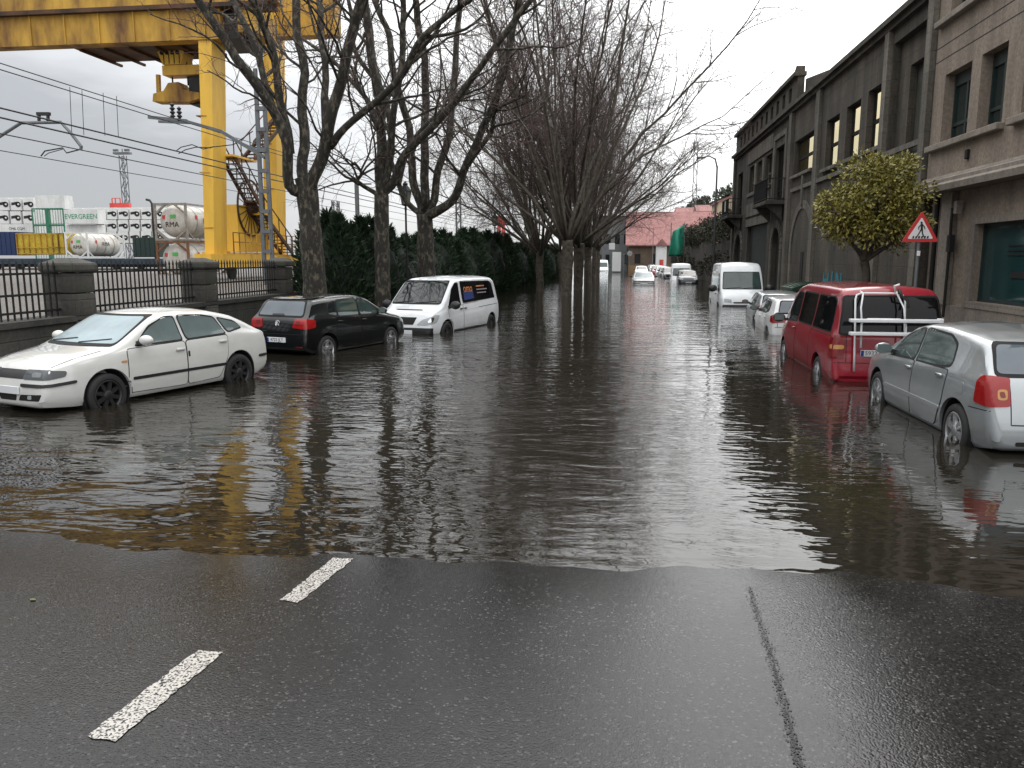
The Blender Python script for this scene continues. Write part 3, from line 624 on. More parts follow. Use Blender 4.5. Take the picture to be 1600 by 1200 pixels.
COROLLA = dict(paint=m_sil, w=1.71, tum=.34, axles=(1.30, -1.30), wr=.31, arch=.365, rim='six', mrim=m_alloy, ftaper=.2, rtaper=.12, ns=84,
    top=[(-2.01, .50), (-1.995, .66), (-1.95, .74), (-1.90, .95), (-1.85, 1.02), (-1.58, 1.34), (-1.50, 1.39), (-1.1, 1.44), (-.4, 1.475), (.1, 1.46), (.45, 1.40), (1.28, .995), (1.36, .97), (1.85, .84), (2.05, .68), (2.14, .52), (2.17, .42)],
    belt=[(-2.01, .97), (-1.2, .985), (0, .935), (1.0, .89), (2.17, .70)], bot=[(-2.01, .25), (-1.7, .19), (1.7, .19), (2.17, .22)],
    side_glass=[('side_window', [(.95, .945), (.06, .965), (.10, 1.345), (.28, 1.335), (.58, 1.20)], g_green), ('side_window', [(-.03, .965), (-.82, .99), (-1.02, 1.03), (-.93, 1.25), (-.70, 1.335), (.02, 1.355)], g_green)],
    doors=[dict(poly=[(.98, .28), (0, .26), (0, .945), (1.0, .905)], handle=(.11, .855)), dict(poly=[(-.025, .26), (-.78, .28), (-.97, .60), (-1.02, .965), (-.025, .945)], handle=(-.85, .89))],
    panes=[('B', [(-.655, 1.035), (.655, 1.035), (.575, 1.32), (-.575, 1.32)], g_back, 'rear_window'), ('F', [(-.66, 1.0), (.66, 1.0), (.56, 1.37), (-.56, 1.37)], g_dark, 'windscreen')],
    trim=[('tail_light', 'B', [(-1.97, .57, .71), (-1.90, .76, .70), (-1.72, .83, .72), (-1.70, .80, .95), (-1.78, .78, 1.02), (-1.88, .57, 1.0)], m_red, 'c', .014), ('tail_light_lens', 'B', [(-1.95, .60, .775), (-1.95, .70, .775), (-1.92, .70, .885), (-1.92, .60, .885)], m_amber, 'c', .018), ('tail_light_bulb', 'B', [(-1.95, .625, .80), (-1.95, .675, .80), (-1.92, .675, .86), (-1.92, .625, .86)], m_dred, 'c', .022),
          ('hatch_seam', 'B', [(-.55, .515), (.55, .515), (.55, .528), (-.55, .528)], m_gap, '', .002), ('hatch_seam', 'B', [(.549, .52), (.559, .52), (.559, .98), (.549, .98)], m_gap, 'y', .002), ('bumper_seam', 'L', [(-1.60, .645), (-1.95, .655), (-1.95, .665), (-1.60, .655)], m_gap, 's', .002),
          ('bumper_grille', 'B', [(-.5, .30), (.5, .30), (.5, .345), (-.5, .345)], m_gap, '', .004), ('side_moulding', 'L', [(.93, .485), (-.93, .485), (-.93, .53), (.93, .53)], m_sil, 's', .022), ('fuel_flap', 'L', [(-1.30, .755), (-1.44, .755), (-1.44, .885), (-1.30, .885)], m_sil, 's', .006), ('model_badge', 'B', [(.22, .83), (.40, .83), (.40, .845), (.22, .845)], m_chrome, '', .006)],
    mirror=(.80, .985), plates=[('B', (-.0, .72), '')], wip=1.0)
T5 = dict(paint=m_rd, w=1.90, tum=.17, axles=(1.50, -1.50), wr=.335, arch=.395, rim='six', mrim=m_alloy, ftaper=.18, rtaper=.05, pexp=6, rr=.12, ns=84, erad=.07,
    top=[(-2.50, .48), (-2.485, .66), (-2.44, .70), (-2.42, 1.1), (-2.32, 1.70), (-2.25, 1.88), (-2.10, 1.945), (-1, 1.965), (.4, 1.96), (.85, 1.90), (1.05, 1.82), (1.78, 1.20), (1.9, 1.14), (2.2, 1.0), (2.34, .80), (2.39, .55)],
    belt=[(-2.50, 1.12), (1.2, 1.10), (2.39, .85)], bot=[(-2.50, .33), (-2.2, .27), (2, .27), (2.39, .30)],
    side_glass=[('side_window', [(-.90, 1.17), (-2.12, 1.17), (-2.05, 1.68), (-1.90, 1.74), (-.90, 1.74)], g_tint), ('side_window', [(.30, 1.17), (-.78, 1.17), (-.78, 1.74), (.30, 1.74)], g_tint), ('side_window', [(1.45, 1.13), (.42, 1.17), (.42, 1.72), (.80, 1.72), (1.05, 1.55)], g_dark)],
    doors=[dict(poly=[(1.40, .40), (.36, .38), (.36, 1.14), (1.50, 1.08)], handle=(.50, 1.02))],
    panes=[('B', [(-.80, 1.16), (.80, 1.16), (.72, 1.76), (-.72, 1.76)], g_tint, 'rear_window'), ('F', [(-.76, 1.24), (.76, 1.24), (.68, 1.80), (-.68, 1.80)], g_dark, 'windscreen')],
    trim=[('tail_light', 'B', [(-2.44, .71, .74), (-2.40, .90, .74), (-2.28, .92, .74), (-2.26, .92, 1.13), (-2.38, .88, 1.13), (-2.42, .72, 1.13)], m_dred, 'c', .010), ('tail_light_lens', 'B', [(-2.43, .73, .90), (-2.28, .915, .90), (-2.28, .915, .97), (-2.43, .73, .97)], m_amber, 'c', .014),
          ('bumper_seam', 'B', [(-.88, .67), (.88, .67), (.88, .682), (-.88, .682)], m_gap, '', .002), ('hatch_seam', 'B', [(.69, .69), (.70, .69), (.70, 1.14), (.69, 1.14)], m_gap, 'y', .002), ('side_seam', 'L', [(-.84, .42), (-.852, .42), (-.852, 1.14), (-.84, 1.14)], m_gap, 's', .002), ('rail_seam', 'L', [(-.85, 1.10), (-2.25, 1.10), (-2.25, 1.115), (-.85, 1.115)], m_gap, 's', .002), ('rubber_mat', 'B', [(-.12, .605), (.12, .605), (.12, .625), (-.12, .625)], m_plate, '', .006)],
    mirror=(1.42, 1.12, 1.1), mmirror=m_black, plates=[('B', (.22, .84), '5932 FCX')], wip=1.2)
BOXER = dict(paint=m_wvan, w=2.0, tum=.07, axles=(1.65, -1.55), wr=.34, arch=.40, rim='steel', mrim=m_steel, ftaper=.16, rtaper=.04, pexp=7, rr=.14, ns=84,
    top=[(-2.6, .5), (-2.58, 1.9), (-2.52, 2.35), (-2.4, 2.45), (-.5, 2.48), (.75, 2.46), (1.05, 2.34), (1.25, 2.12), (1.78, 1.34), (1.88, 1.26), (2.2, 1.08), (2.36, .90), (2.44, .6), (2.45, .5)],
    belt=[(-2.6, 1.2), (1.2, 1.15), (2.45, .9)], bot=[(-2.6, .35), (2.45, .30)],
    side_glass=[('side_window', [(1.45, 1.20), (.70, 1.25), (.70, 1.95), (1.0, 1.95)], g_dark)],
    doors=[dict(poly=[(1.5, .5), (.62, .45), (.62, 1.2), (1.6, 1.12)], handle=(.75, 1.08), hm=m_black), dict(poly=[(.58, .45), (-.7, .45), (-.7, 2.15), (.58, 2.15)], handle=(.45, 1.08), hm=m_black)],
    panes=[('F', [(-.80, 1.33), (.80, 1.33), (.74, 2.02), (-.74, 2.02)], g_green, 'windscreen')],
    trim=[('bumper', 'F', [(-.84, .30), (.84, .30), (.86, .66), (-.86, .66)], m_black, '', .012), ('headlight', 'F', [(.48, .74), (.80, .78), (.80, .92), (.50, .88)], m_lamp, 'y', .008), ('grille', 'F', [(-.40, .72), (.40, .72), (.42, .78), (-.42, .78)], m_gap, '', .005)],
    mirror=(1.45, 1.30, 1.7), mmirror=m_black, plates=[('F', (0, .52), '')], wip=1.34)

def centre(off_side, axle_pt, head, axle_x, half):
    """car origin from the ground point under one wheel's outer face"""
    h = R(head); fwd = Vector((math.sin(h), math.cos(h), 0)); left = Vector((-math.cos(h), math.sin(h), 0))
    return Vector(axle_pt) - fwd * axle_x - left * (half * off_side)
def place(S, name, label, cat, wheel, side, head, ax, z, group=None):
    p = centre(side, (wheel[0], wheel[1], 0), head, S['axles'][ax], S['w'] / 2 - .03); p.z = z
    return build_car(S, name, label, cat, p, head, group)
PARK = 'cars and vans parked in the flood near the camera'
leon = place(LEON, 'hatchback_car', 'white hatchback with fogged windscreen and black wheels, facing the camera at the left edge', 'car', (-7.04, 10.05), 1, -162.5 + 360, 0, -.165, PARK)
wipers(LEON, leon, 1.0, ((.05, .55), (-.60, -.10)))
polo = place(POLO, 'hatchback_car', 'black hatchback seen from behind with red tail lights, between two white vehicles', 'car', (-6.22, 16.4), -1, 17.5, 1, -.215, PARK)
e_ = MB(); hit = POLO['bvh'].ray_cast(Vector((-6, 0, .88)), Vector((1, 0, 0)))[0]
e_.lathe([(.062, 0), (.075, -.008), (.062, -.012), (.055, -.004), (.001, -.002)], (hit.x - .004, 0, .88), 'x', 24)
for a, b in (((-.03, .05), (0, -.01)), ((.03, .05), (0, -.01)), ((-.05, .02), (-.025, -.05)), ((-.025, -.05), (0, 0)), ((0, 0), (.025, -.05)), ((.025, -.05), (.05, .02))):
    e_.bar((hit.x - .014, a[0], .88 + a[1]), (hit.x - .014, b[0], .88 + b[1]), .012, .008)
e_.build('emblem', m_chrome, polo)
vito = place(VITO, 'passenger_van', 'white passenger van with orange lettering on its tinted window, beyond the black hatchback', 'van', (-4.66, 21.5), 1, -166.6 + 360, 0, -.37, PARK)
def on_side(S, root, s, size, x, z, mat, nm):
    h = S['bvh'].ray_cast(Vector((x, 3, z)), Vector((0, -1, 0))); n_ = h[1]; up = Vector((0, 0, 1)); up = (up - n_ * up.dot(n_)).normalized()
    return text_obj(s, size, mat, nm, root, basis(h[0] + n_ * .018, (-1, 0, 0), up), .001)
m_or = M('orange_sticker', (.62, .22, .08), .5); m_bl = M('blue_sticker', (.02, .04, .16), .4); m_gr2 = M('grey_sticker', (.25, .22, .24), .5)
decal(VITO, [(.36, 1.20), (-.34, 1.23), (-.34, 1.45), (.36, 1.45)], 'L', m_bl, 'window_sticker', vito, .012)
on_side(VITO, vito, 'omo', .34, .02, 1.53, m_or, 'lettering')
for k, wd in enumerate((.6, .8, .7)): decal(VITO, [(-.62, 1.56 - k * .10), (-.62 - wd, 1.56 - k * .10), (-.62 - wd, 1.595 - k * .10), (-.62, 1.595 - k * .10)], 'L', (m_or, m_gr2, m_gr2)[k], 'window_sticker', vito, .012)
wipers(VITO, vito, 1.0, ((.02, .6), (-.66, -.1)))
coro = place(COROLLA, 'hatchback_car', 'silver hatchback with large red tail lights, seen from behind at the right edge', 'car', (3.84, 9.38), 1, -.8, 1, -.205, PARK)
t5 = place(T5, 'minibus_van', 'dark red van with tinted windows and bike rack on its tailgate', 'van', (3.60, 14.65), 1, .3, 1, -.36, PARK)
# ------------------------------------------------------------------ left boundary: retaining wall, pillars, railings
m_wall = stone_mat('mossy_wall', (.050, .048, .042), (.015, .015, .013), (1.0, .34), .015, .8, moss=(.03, .035, .018))
m_pill = stone_mat('pillar_stone', (.070, .066, .058), (.022, .021, .018), (2.2, .44), .012, .75, moss=(.045, .048, .03))
m_iron = M('black_iron', (.012, .012, .012), .6, .3, bump=.3)
mb = MB(); mb.bb(-10.42, -9.85, -6, 150, -.8, .90); mb.bb(-10.46, -9.80, -6, 150, .90, 1.0)
tag(mb.build('retaining_wall', m_wall), 'long low mossy stone wall under the railings and hedge on the left', 'wall')
PY = [8.9, 13.55, 18.2, 22.85]
pl_lab = {13.55: 'squat stone gate pillar behind the windscreen of the white hatchback', 18.2: 'squat stone pillar behind the roof of the white hatchback', 22.85: 'squat stone pillar beside the nearest plane tree trunk'}
for y in PY[1:]:
    t = thing('stone_pillar', pl_lab[y], 'pillar', (-10.1, y, .4), 0, 'stone pillars of the railway yard fence')
    mb = MB()
    for k, (z0, z1) in enumerate(((-.5, .55), (.56, 1.0), (1.01, 1.38))): mb.cbox((0, 0, (z0 + z1) / 2), (.60, .60, z1 - z0), .03)
    mb.build('shaft', m_pill, t, angle=30)
    mb = MB(); mb.cbox((0, 0, 1.48), (.72, .72, .18), .05); mb.add([(-.32, -.32, 1.56), (.32, -.32, 1.56), (.32, .32, 1.56), (-.32, .32, 1.56), (-.12, -.12, 1.65), (.12, -.12, 1.65), (.12, .12, 1.65), (-.12, .12, 1.65)], [(0, 1, 5, 4), (1, 2, 6, 5), (2, 3, 7, 6), (3, 0, 4, 7), (4, 5, 6, 7)])
    mb.build('cap', m_pill, t)
pk = MB(); pk.bar((0, 0, 1.0), (0, 0, 1.9), .024); pk.add([(-.02, -.02, 1.9), (.02, -.02, 1.9), (.02, .02, 1.9), (-.02, .02, 1.9), (0, 0, 2.02)], [(0, 1, 4), (1, 2, 4), (2, 3, 4), (3, 0, 4)]); pk0 = None
rl = ['black iron railing panel at the far left, nearest of the fence', 'black iron railing panel between the two left stone pillars', 'black iron railing panel ending at the pillar by the plane tree']
for (a, b), lab in zip(zip(PY[:-1], PY[1:]), rl):
    t = thing('iron_railing', lab, 'railing', (-10.1, (a + b) / 2, 0), 0, 'iron railing panels on the low wall'); h = (b - a) / 2 - .31
    for z in (1.12, 1.42, 1.78):
        mb = MB(); mb.bb(-.02, .02, -h, h, z - .02, z + .02); mb.build('rail', m_iron, t)
    n = 27
    for i in range(n):
        if pk0 is None: o = pk0 = pk.build('picket', m_iron, t)
        else: o = pk0.copy(); C.objects.link(o); o.parent = t
        o.location = (0, -h + 2 * h * (i + .5) / n, 0)

# ------------------------------------------------------------------ railway yard
m_yel = M('crane_yellow', (.72, .43, .05), .5, col2=(.46, .25, .035), vscale=1.3, stretch=(1, 1, .25), lo=.45, hi=.8)
m_rusty = M('rusty_yellow', (.52, .30, .04), .7, col2=(.12, .050, .016), vscale=.55, stretch=(1.4, 1, .45), lo=.40, hi=.66, bump=.2)
m_rust = M('rust_brown', (.10, .045, .02), .8, col2=(.03, .018, .012), vscale=1.2)
m_dsteel = M('dark_machinery', (.03, .03, .03), .6, .4)
m_gsteel = M('grey_galvanised', (.16, .17, .18), .55, .5)
cr = thing('gantry_crane', 'huge rusty yellow gantry crane spanning the railway yard behind the fence', 'crane', (*X(345, 405, -20.5).xy, YARD))
legs = ((317, 340, 331, 345, 40., 398), (419, 437, 419, 440, 50., 410))
LX = []
for (u0, u1, l0, l1, yy, vb) in legs:
    tl, tr, bl, br = Q(u0, -60, yy), Q(u1, -60, yy), Q(l0, vb, yy), Q(l1, vb, yy); LX.append((bl.x, br.x, yy))
    mb = MB(); mb.add([(tl.x, yy - .7, tl.z), (tr.x, yy - .7, tl.z), (tr.x, yy + .7, tl.z), (tl.x, yy + .7, tl.z), (bl.x, yy - .7, bl.z), (br.x, yy - .7, bl.z), (br.x, yy + .7, bl.z), (bl.x, yy + .7, bl.z)], [(0, 1, 5, 4), (1, 2, 6, 5), (2, 3, 7, 6), (3, 0, 4, 7), (0, 3, 2, 1), (4, 5, 6, 7)])
    lg = mb.build('leg', m_yel, cr, world=True); mb = MB()
    for z in (3.6, 6.4, 9.2): mb.box(((bl.x + br.x) / 2, yy, z), (br.x - bl.x + .05, 1.46, .05))
    mb.build('leg_seam', m_rusty, lg, world=True)
x0, x1 = LX[0][0], LX[0][1]
mb = MB(); mb.bb(x0 - .1, x1 + .3, 38.4, 52.5, 1.55, 2.25); mb.build('sill_beam', m_yel, cr, world=True)
mb = MB()
for y in (39.2, 41.5, 48, 50.5): mb.cyl((x0 + .2, y, 1.32), (x1 - .1, y, 1.32), .42, n=20)
mb.build('bogie_wheel', m_dsteel, cr, world=True)
gl, gr = Q(-330, 72, 40).x, Q(446, 72, 40).x; zl, zm, zt = Q(200, 73, 40).z, Q(200, 27, 40).z, Q(200, -60, 40).z
mb = MB(); mb.bb(gl, gr - 3.0, 39.2, 40.0, zl, zm); mb.bb(gl, gr, 39.0, 40.1, zm + .22, zt); gd = mb.build('girder', m_rusty, cr, world=True)
mb = MB(); mb.bb(gl, gr - .4, 38.9, 40.2, zm, zm + .2); mb.build('girder_flange', m_rust, gd, world=True)
mb = MB(); k = gl
while k < gr - 3: mb = MB(); mb.bb(k, k + .07, 39.12, 39.2, zl, zm); mb.build('web_stiffener', m_rusty, gd, world=True); k += 1.9
mb = MB(); mb.bb(gl, gr - .6, 49.2, 50.2, 15.6, 18.4); mb.build('girder', m_rusty, cr, world=True)
mb = MB(); xa = Q(118, 75, 40.2).x; mb.bb(xa, x0 - .02, 40.05, 43.0, zl + .02, zl + .25)
k = xa + .3
while k < x0 - .4: mb.bb(k, k + .12, 40.05, 43.6, zl - .12, zl + .01); k += 1.4
mb.build('trolley_platform', m_rust, cr, world=True)
mb = MB(); mb.bb(x1 + .02, x1 + 1.9, 39.6, 42.5, zl + .1, zm - .1); mb.build('machinery_house', m_dsteel, cr, world=True)
mb = MB(); mb.bb(x1 + 2.0, x1 + 2.9, 39.2, 41.6, zl + .3, zm - .01); mb.build('end_block', m_rusty, cr, world=True); mb = MB(); mb.bb(x0 + .1, x1 - .1, 40.15, 49.15, 15.7, 17.6); mb.build('end_tie', m_yel, cr, world=True)
# reel, deck and stairs between the legs
mb = MB(); c = Q(372, 325, 44); c = (x1 - .2, 44.2, c.z)
mb.lathe([(1.55, -.05), (1.62, -.05), (1.62, .05), (1.55, .05), (1.55, -.05)], c, 'x', 40)
for k in range(20):
    a = k * math.pi / 10; mb.bar(c, (c[0], c[1] + 1.55 * math.cos(a), c[2] + 1.55 * math.sin(a)), .035)
mb.lathe([(.45, -.25), (.45, .25)], c, 'x', 20); mb.build('cable_reel', m_rust, cr, world=True)
mb = MB(); mb.bb(x1 - .3, x1 - 1.5, 40.8, 49.2, 2.26, 2.36); mb.bb(x1 - .25, x1 - 1.2, 42.6, 46.5, 2.4, 5.0); mb.build('machine_deck', m_yel, cr, world=True)
mb = MB()
for z in (2.9, 3.4):
    mb.bar((x1 + .35, 40.8, z), (x1 + .35, 49.2, z), .05)
k = 40.8
while k < 49.3: mb.bar((x1 + .35, k, 2.25), (x1 + .35, k, 3.42), .05); k += .7
mb.build('deck_railing', m_rusty, cr, world=True)
def stair(ya, za, yb, zb, xx, nm='stair_flight'):
    mb = MB(); n = 12
    for s in (0, .75):
        mb.bar((xx + s, ya, za), (xx + s, yb, zb), .10, .22); mb.bar((xx + s, ya, za + 1), (xx + s, yb, zb + 1), .05)
        for i in range(0, n + 1, 3): t = i / n; mb.bar((xx + s, lerp(ya, yb, t), lerp(za, zb, t)), (xx + s, lerp(ya, yb, t), lerp(za, zb, t) + 1), .045)
    for i in range(n): t = (i + .5) / n; mb.box((xx + .37, lerp(ya, yb, t), lerp(za, zb, t)), (.72, .26, .05))
    mb.build(nm, m_rust, cr, world=True)
stair(41.0, 7.4, 44.4, 4.6, x1 - .2); stair(44.4, 4.5, 48.2, 2.3, x1 - .2); stair(48.0, 10.4, 43.4, 7.5, x1 - .2)
mb = MB(); mb.bb(x1 - .5, x1 + .7, 40.6, 43.4, 7.35, 7.45); mb.build('stair_landing', m_yel, cr, world=True); mb = MB(); mb.bb(x1 - .5, x1 + .7, 44.2, 45.4, 4.5, 4.6); mb.build('stair_landing', m_yel, cr, world=True)
# lifting gear hanging under the girder
hy = 41.6; a = Q(262, 118, hy); b = Q(322, 118, hy)
sp = thing('lifting_gear', 'yellow lifting beam and grab hanging under the crane girder beside its leg', 'lifting gear', (a.x + .8, hy, Q(280, 160, hy).z))
def qz(v): return Q(280, v, hy).z
def qx(u): return Q(u, 100, hy).x
mb = MB(); mb.prism([(qx(255), hy - .5, qz(84)), (qx(258), hy - .5, qz(80)), (qx(293), hy - .5, qz(80)), (qx(296), hy - .5, qz(85)), (qx(290), hy - .5, qz(104)), (qx(262), hy - .5, qz(104))], (0, 1.0, 0)); hb = mb.build('head_block', m_yel, sp, world=True)
mb = MB()
for u in (262, 270, 278, 286): mb.cyl((qx(u), hy - .56, qz(86)), (qx(u), hy - .5, qz(86)), .10, n=12); mb.bb(qx(u + 2), qx(u + 3), hy - .53, hy - .5, qz(103), qz(88))
mb.build('sheave', m_dsteel, hb, world=True)
mb = MB(); mb.bb(qx(260), qx(321), hy - .45, hy + .45, qz(120), qz(105)); mb.build('lifting_beam', m_yel, sp, world=True)
mb = MB(); mb.bb(qx(296), qx(325), hy - .2, hy + 1.6, qz(165), qz(121)); mb.bb(qx(313), qx(328), hy + .4, hy + 1.2, qz(190), qz(160)); mb.build('machinery', m_dsteel, sp, world=True)
mb = MB(); mb.prism([(qx(u), hy - .6, qz(v)) for u, v in ((244, 161), (246, 149), (262, 145), (270, 133), (286, 132), (294, 145), (316, 149), (318, 158), (300, 163))], (0, .9, 0)); mb.build('grab', m_rusty, sp, world=True)
mb = MB(); mb.bar((qx(250), hy - .3, qz(146)), (qx(251), hy - .3, qz(118)), .18); mb.build('guide_post', m_rusty, sp, world=True)
mb = MB()
for u in (268, 292): mb.bar((qx(u), hy, qz(104)), (qx(u), hy, qz(70)), .04); mb.bar((qx(u), hy, qz(134)), (qx(u), hy, qz(119)), .06)
mb.build('hoist_rope', m_dsteel, sp, world=True)

# overhead line: lattice mast, bracket arms, wires
def lattice(mb, x, y, z0, z1, w_, step, th=.06):
    for sx in (-1, 1):
        for sy in (-1, 1): mb.bar((x + sx * w_ / 2, y + sy * w_ / 2, z0), (x + sx * w_ / 2, y + sy * w_ / 2, z1), th)
    z = z0; k = 1
    while z < z1 - .01:
        z2 = min(z + step, z1)
        for sy in (-1, 1): mb.bar((x - k * w_ / 2, y + sy * w_ / 2, z), (x + k * w_ / 2, y + sy * w_ / 2, z2), th * .7); 
        for sx in (-1, 1): mb.bar((x + sx * w_ / 2, y - k * w_ / 2, z), (x + sx * w_ / 2, y + k * w_ / 2, z2), th * .7)
        k = -k; z = z2
my = 33.; mxp = Q(414, 300, my).x
cm = thing('catenary_mast', 'dark steel railway mast with bracket arm standing in front of the crane', 'mast', (mxp, my, YARD))
mb = MB()
for s in (-1, 1): mb.bar((mxp + s * .19, my, YARD), (mxp + s * .17, my, 9.9), .11, .16)
z = 1.4
while z < 9.7: mb.bb(mxp - .20, mxp + .20, my - .09, my - .06, z, z + .16); mb.bb(mxp - .20, mxp + .20, my + .06, my + .09, z, z + .16); z += .85
mb.build('mast_column', m_gsteel, cm, world=True)
def q33(u, v): return Q(u, v, my)
mb = MB()
for a, b, wd in (((414, 246), (345, 205), .14), ((345, 205), (292, 190), .13), ((292, 189), (232, 183), .13), ((298, 192), (248, 190), .10), ((414, 240), (330, 200), .05)): mb.bar(q33(*a), q33(*b), wd)
mb.build('bracket_arm', m_gsteel, cm, world=True)
mb = MB()
for u, v in ((269, 168), (280, 174)):
    p = q33(u, v); mb.lathe([(.05, -.42), (.12, -.36), (.05, -.28), (.12, -.2), (.05, -.12), (.12, -.04), (.05, .04), (.10, .12), (.02, .2)], p, 'z', 12)
mb.build('insulator', m_black, cm, world=True)
mb = MB()
for pts in (((275, 236), (283, 230), (300, 226), (318, 233), (334, 229)), ((279, 240), (290, 234), (306, 230), (330, 231)), ((330, 230), (365, 226), (395, 205))): mb.tube([q33(*p) for p in pts], .022, 5)
mb.build('steady_arm', m_dsteel, cm, world=True)
a2 = thing('catenary_mast', 'railway bracket arm reaching in from the left edge with a bent tube end', 'mast', (Q(-90, 300, 34).x, 34, YARD))
def q34(u, v): return Q(u, v, 34)
mb = MB(); p = q34(-90, 300)
for s in (-1, 1): mb.bar((p.x + s * .19, 34, YARD), (p.x + s * .17, 34, 11), .11, .16)
mb.build('mast_column', m_gsteel, a2, world=True)
mb = MB(); mb.tube([q34(-90, 268), (q34(0, 213)), q34(33, 192), q34(95, 191), q34(110, 207), q34(127, 229), q34(126, 235)], .075, 8); mb.build('bracket_arm', m_gsteel, a2, world=True)
mb = MB(); mb.bar(q34(61, 189), q34(61, 178), .10); mb.bar(q34(75, 189), q34(75, 178), .10); mb.bar(q34(58, 178), q34(78, 178), .14); mb.build('wire_clamp', m_black, a2, world=True)
mb = MB(); mb.tube([q34(127, 233), q34(104, 239), q34(98, 231), q34(70, 236), q34(64, 244)], .03, 6); mb.tube([q34(98, 233), q34(76, 239), q34(69, 244)], .02, 5); mb.build('steady_arm', m_dsteel, a2, world=True)
WIRES = [((0, 95), -17.5), ((0, 105), -17.5), ((0, 165), -17.6), ((0, 180), -17.5), ((0, 205), -17.4), ((0, 232), -24)]
wi = ['topmost thin wire above the railway yard', 'thin wire just under the topmost one', 'thick dark middle wire over the clamp of the left bracket', 'thin wire running close under the thick middle wire', 'thin wire crossing behind the bent bracket tube', 'lowest thin wire above the white containers']
for ((u, v), xx), lab in zip(WIRES, wi):
    p = X(u, v, xx); q = Vector((xx, 120, p.z)); mb = MB(); p = Vector((xx, 4, p.z))
    mb.tube([p.lerp(q, k / 14) + Vector((0, 0, -.08 * math.sin(math.pi * ((k / 14 * 2.) % 1)))) for k in range(15)], .017 if 'thick' not in lab else .026, 4)
    tag(mb.build('overhead_wire', m_iron, fix=False), lab + ', running along the tracks', 'wire', 'overhead railway wires')
for (u, va, vb), lab in zip(((109, 136, 206), (128, 141, 211), (161, 145, 212), (182, 150, 214)), ('first', 'second', 'third', 'fourth')):
    p = X(u, va, -17.5); q = X(u + 3, vb, -17.5); mb = MB(); mb.tube([p, q], .012, 4); tag(mb.build('dropper_wire', m_iron, fix=False), f'short vertical wire between the overhead wires, {lab} from the left edge', 'wire', 'dropper wires')

# distant masts, lamps and poles beyond the hedge
lm = Q(197, 315, 200); mb = MB(); lattice(mb, lm.x, 200, YARD, Q(197, 243, 200).z, 1.3, 2.4, .16); t = thing('floodlight_mast', 'tall slim floodlight mast rising above the white containers', 'mast', (lm.x, 200, YARD)); mb.build('lattice_tower', m_gsteel, t, world=True)
mb = MB(); zt_ = Q(197, 241, 200).z; mb.bb(lm.x - 2.3, lm.x + 2.3, 199.3, 200.7, zt_, zt_ + .5)
mb.bar((lm.x, 200, zt_), (lm.x, 200, zt_ + 1.4), .2); mb.build('head_frame', m_gsteel, t, world=True)
for s in (-2, -1.2, 1.2, 2): mb = MB(); mb.cbox((lm.x + s, 199.6, zt_ + 1.), (.6, .5, .6), .06); mb.build('floodlight', m_gsteel, t, world=True)
for u, vt, yy, lab in ((557, 285, 46, 'grey square post with a short arm behind the hedge'), (524, 314, 70, 'distant lattice pole between the first two plane trees'), (716, 305, 90, 'distant lattice pole right of the third plane tree')):
    p = Q(u, vt, yy); mb = MB(); t = thing('line_pole', lab, 'pole', (p.x, yy, YARD), 0, 'distant railway poles')
    if yy == 46: mb.bar((p.x, yy, YARD), p, .2); mb.build('post', m_gsteel, t, world=True); mb = MB(); mb.bar(p + Vector((0, 0, -.1)), p + Vector((.9, 0, -.1)), .08); mb.build('arm', m_gsteel, t, world=True)
    else: lattice(mb, p.x, yy, YARD, p.z, .5, .8, .09); mb.build('post', m_gsteel, t, world=True)
m_redp = M('red_steel', (.55, .06, .05), .5)
t = thing('red_crane', 'red and white harbour crane showing above the hedge beside a lantern', 'crane', (*Q(783, 345, 210).xy, YARD))
b = Q(783, 362, 210)
for du, nm in ((-6, 'leg'), (7, 'leg')): mb = MB(); mb.bar((b.x + du * .18, 210, YARD), (b.x + du * .06, 210, Q(783, 338, 210).z), .9); mb.build(nm, m_redp, t, world=True)
mb = MB(); mb.bar((b.x - 1, 210, Q(783, 350, 210).z), (b.x + 1.2, 210, Q(783, 350, 210).z), .7); mb.build('cross_beam', m_redp, t, world=True)
mb = MB(); mb.bar(Q(775, 340, 210), Q(768, 326, 210), .45); mb.build('jib', M('white_steel', (.6, .6, .6), .5), t, world=True)

# containers
m_cw = M('container_white', (.66, .67, .66), .5, var=.22, vscale=.7, stretch=(1, 1, .3)); m_cgap = M('container_gap', (.12, .12, .12), .8)
m_fan = M('fan_black', (.012, .012, .013), .6)
def reefer_master():
    t = thing('refrigerated_container', 'x', 'container', (0, 0, 0)); mb = MB(); mb.cbox((0, 6.1, 1.28), (2.38, 12.2, 2.54), .06); mb.build('box', m_cw, t)
    mb = MB(); n = 10
    mb.prism([(.55 + .62 * math.cos(2 * math.pi * k / n), -.03, 1.2 + .58 * math.sin(2 * math.pi * k / n)) for k in range(n)], (0, .03, 0)); mb.prism([(-.98, -.03, 1.6), (.5, -.03, 1.80), (.5, -.03, 1.05), (.1, -.03, .85), (-.1, -.03, 1.15), (-.98, -.03, 1.05)], (0, .028, 0)); mb.build('cooling_unit', m_fan, t)
    mb = MB(); mb.bb(.40, .80, -.045, -.031, 1.12, 1.40); mb.build('fan_cover', m_cw, t)
    return t
rm = reefer_master(); first = True
def put_reefer(loc, lab):
    global first
    if first: rm.location = loc; rm['label'] = lab; rm['group'] = 'white refrigerated containers in far stacks'; first = False; return
    dup(rm, loc, 0, lab, 'white refrigerated containers in far stacks')
ords = ['first', 'second', 'third', 'fourth', 'fifth', 'sixth', 'seventh', 'eighth']
yr = 165.; xr0 = Q(150, 350, yr).x
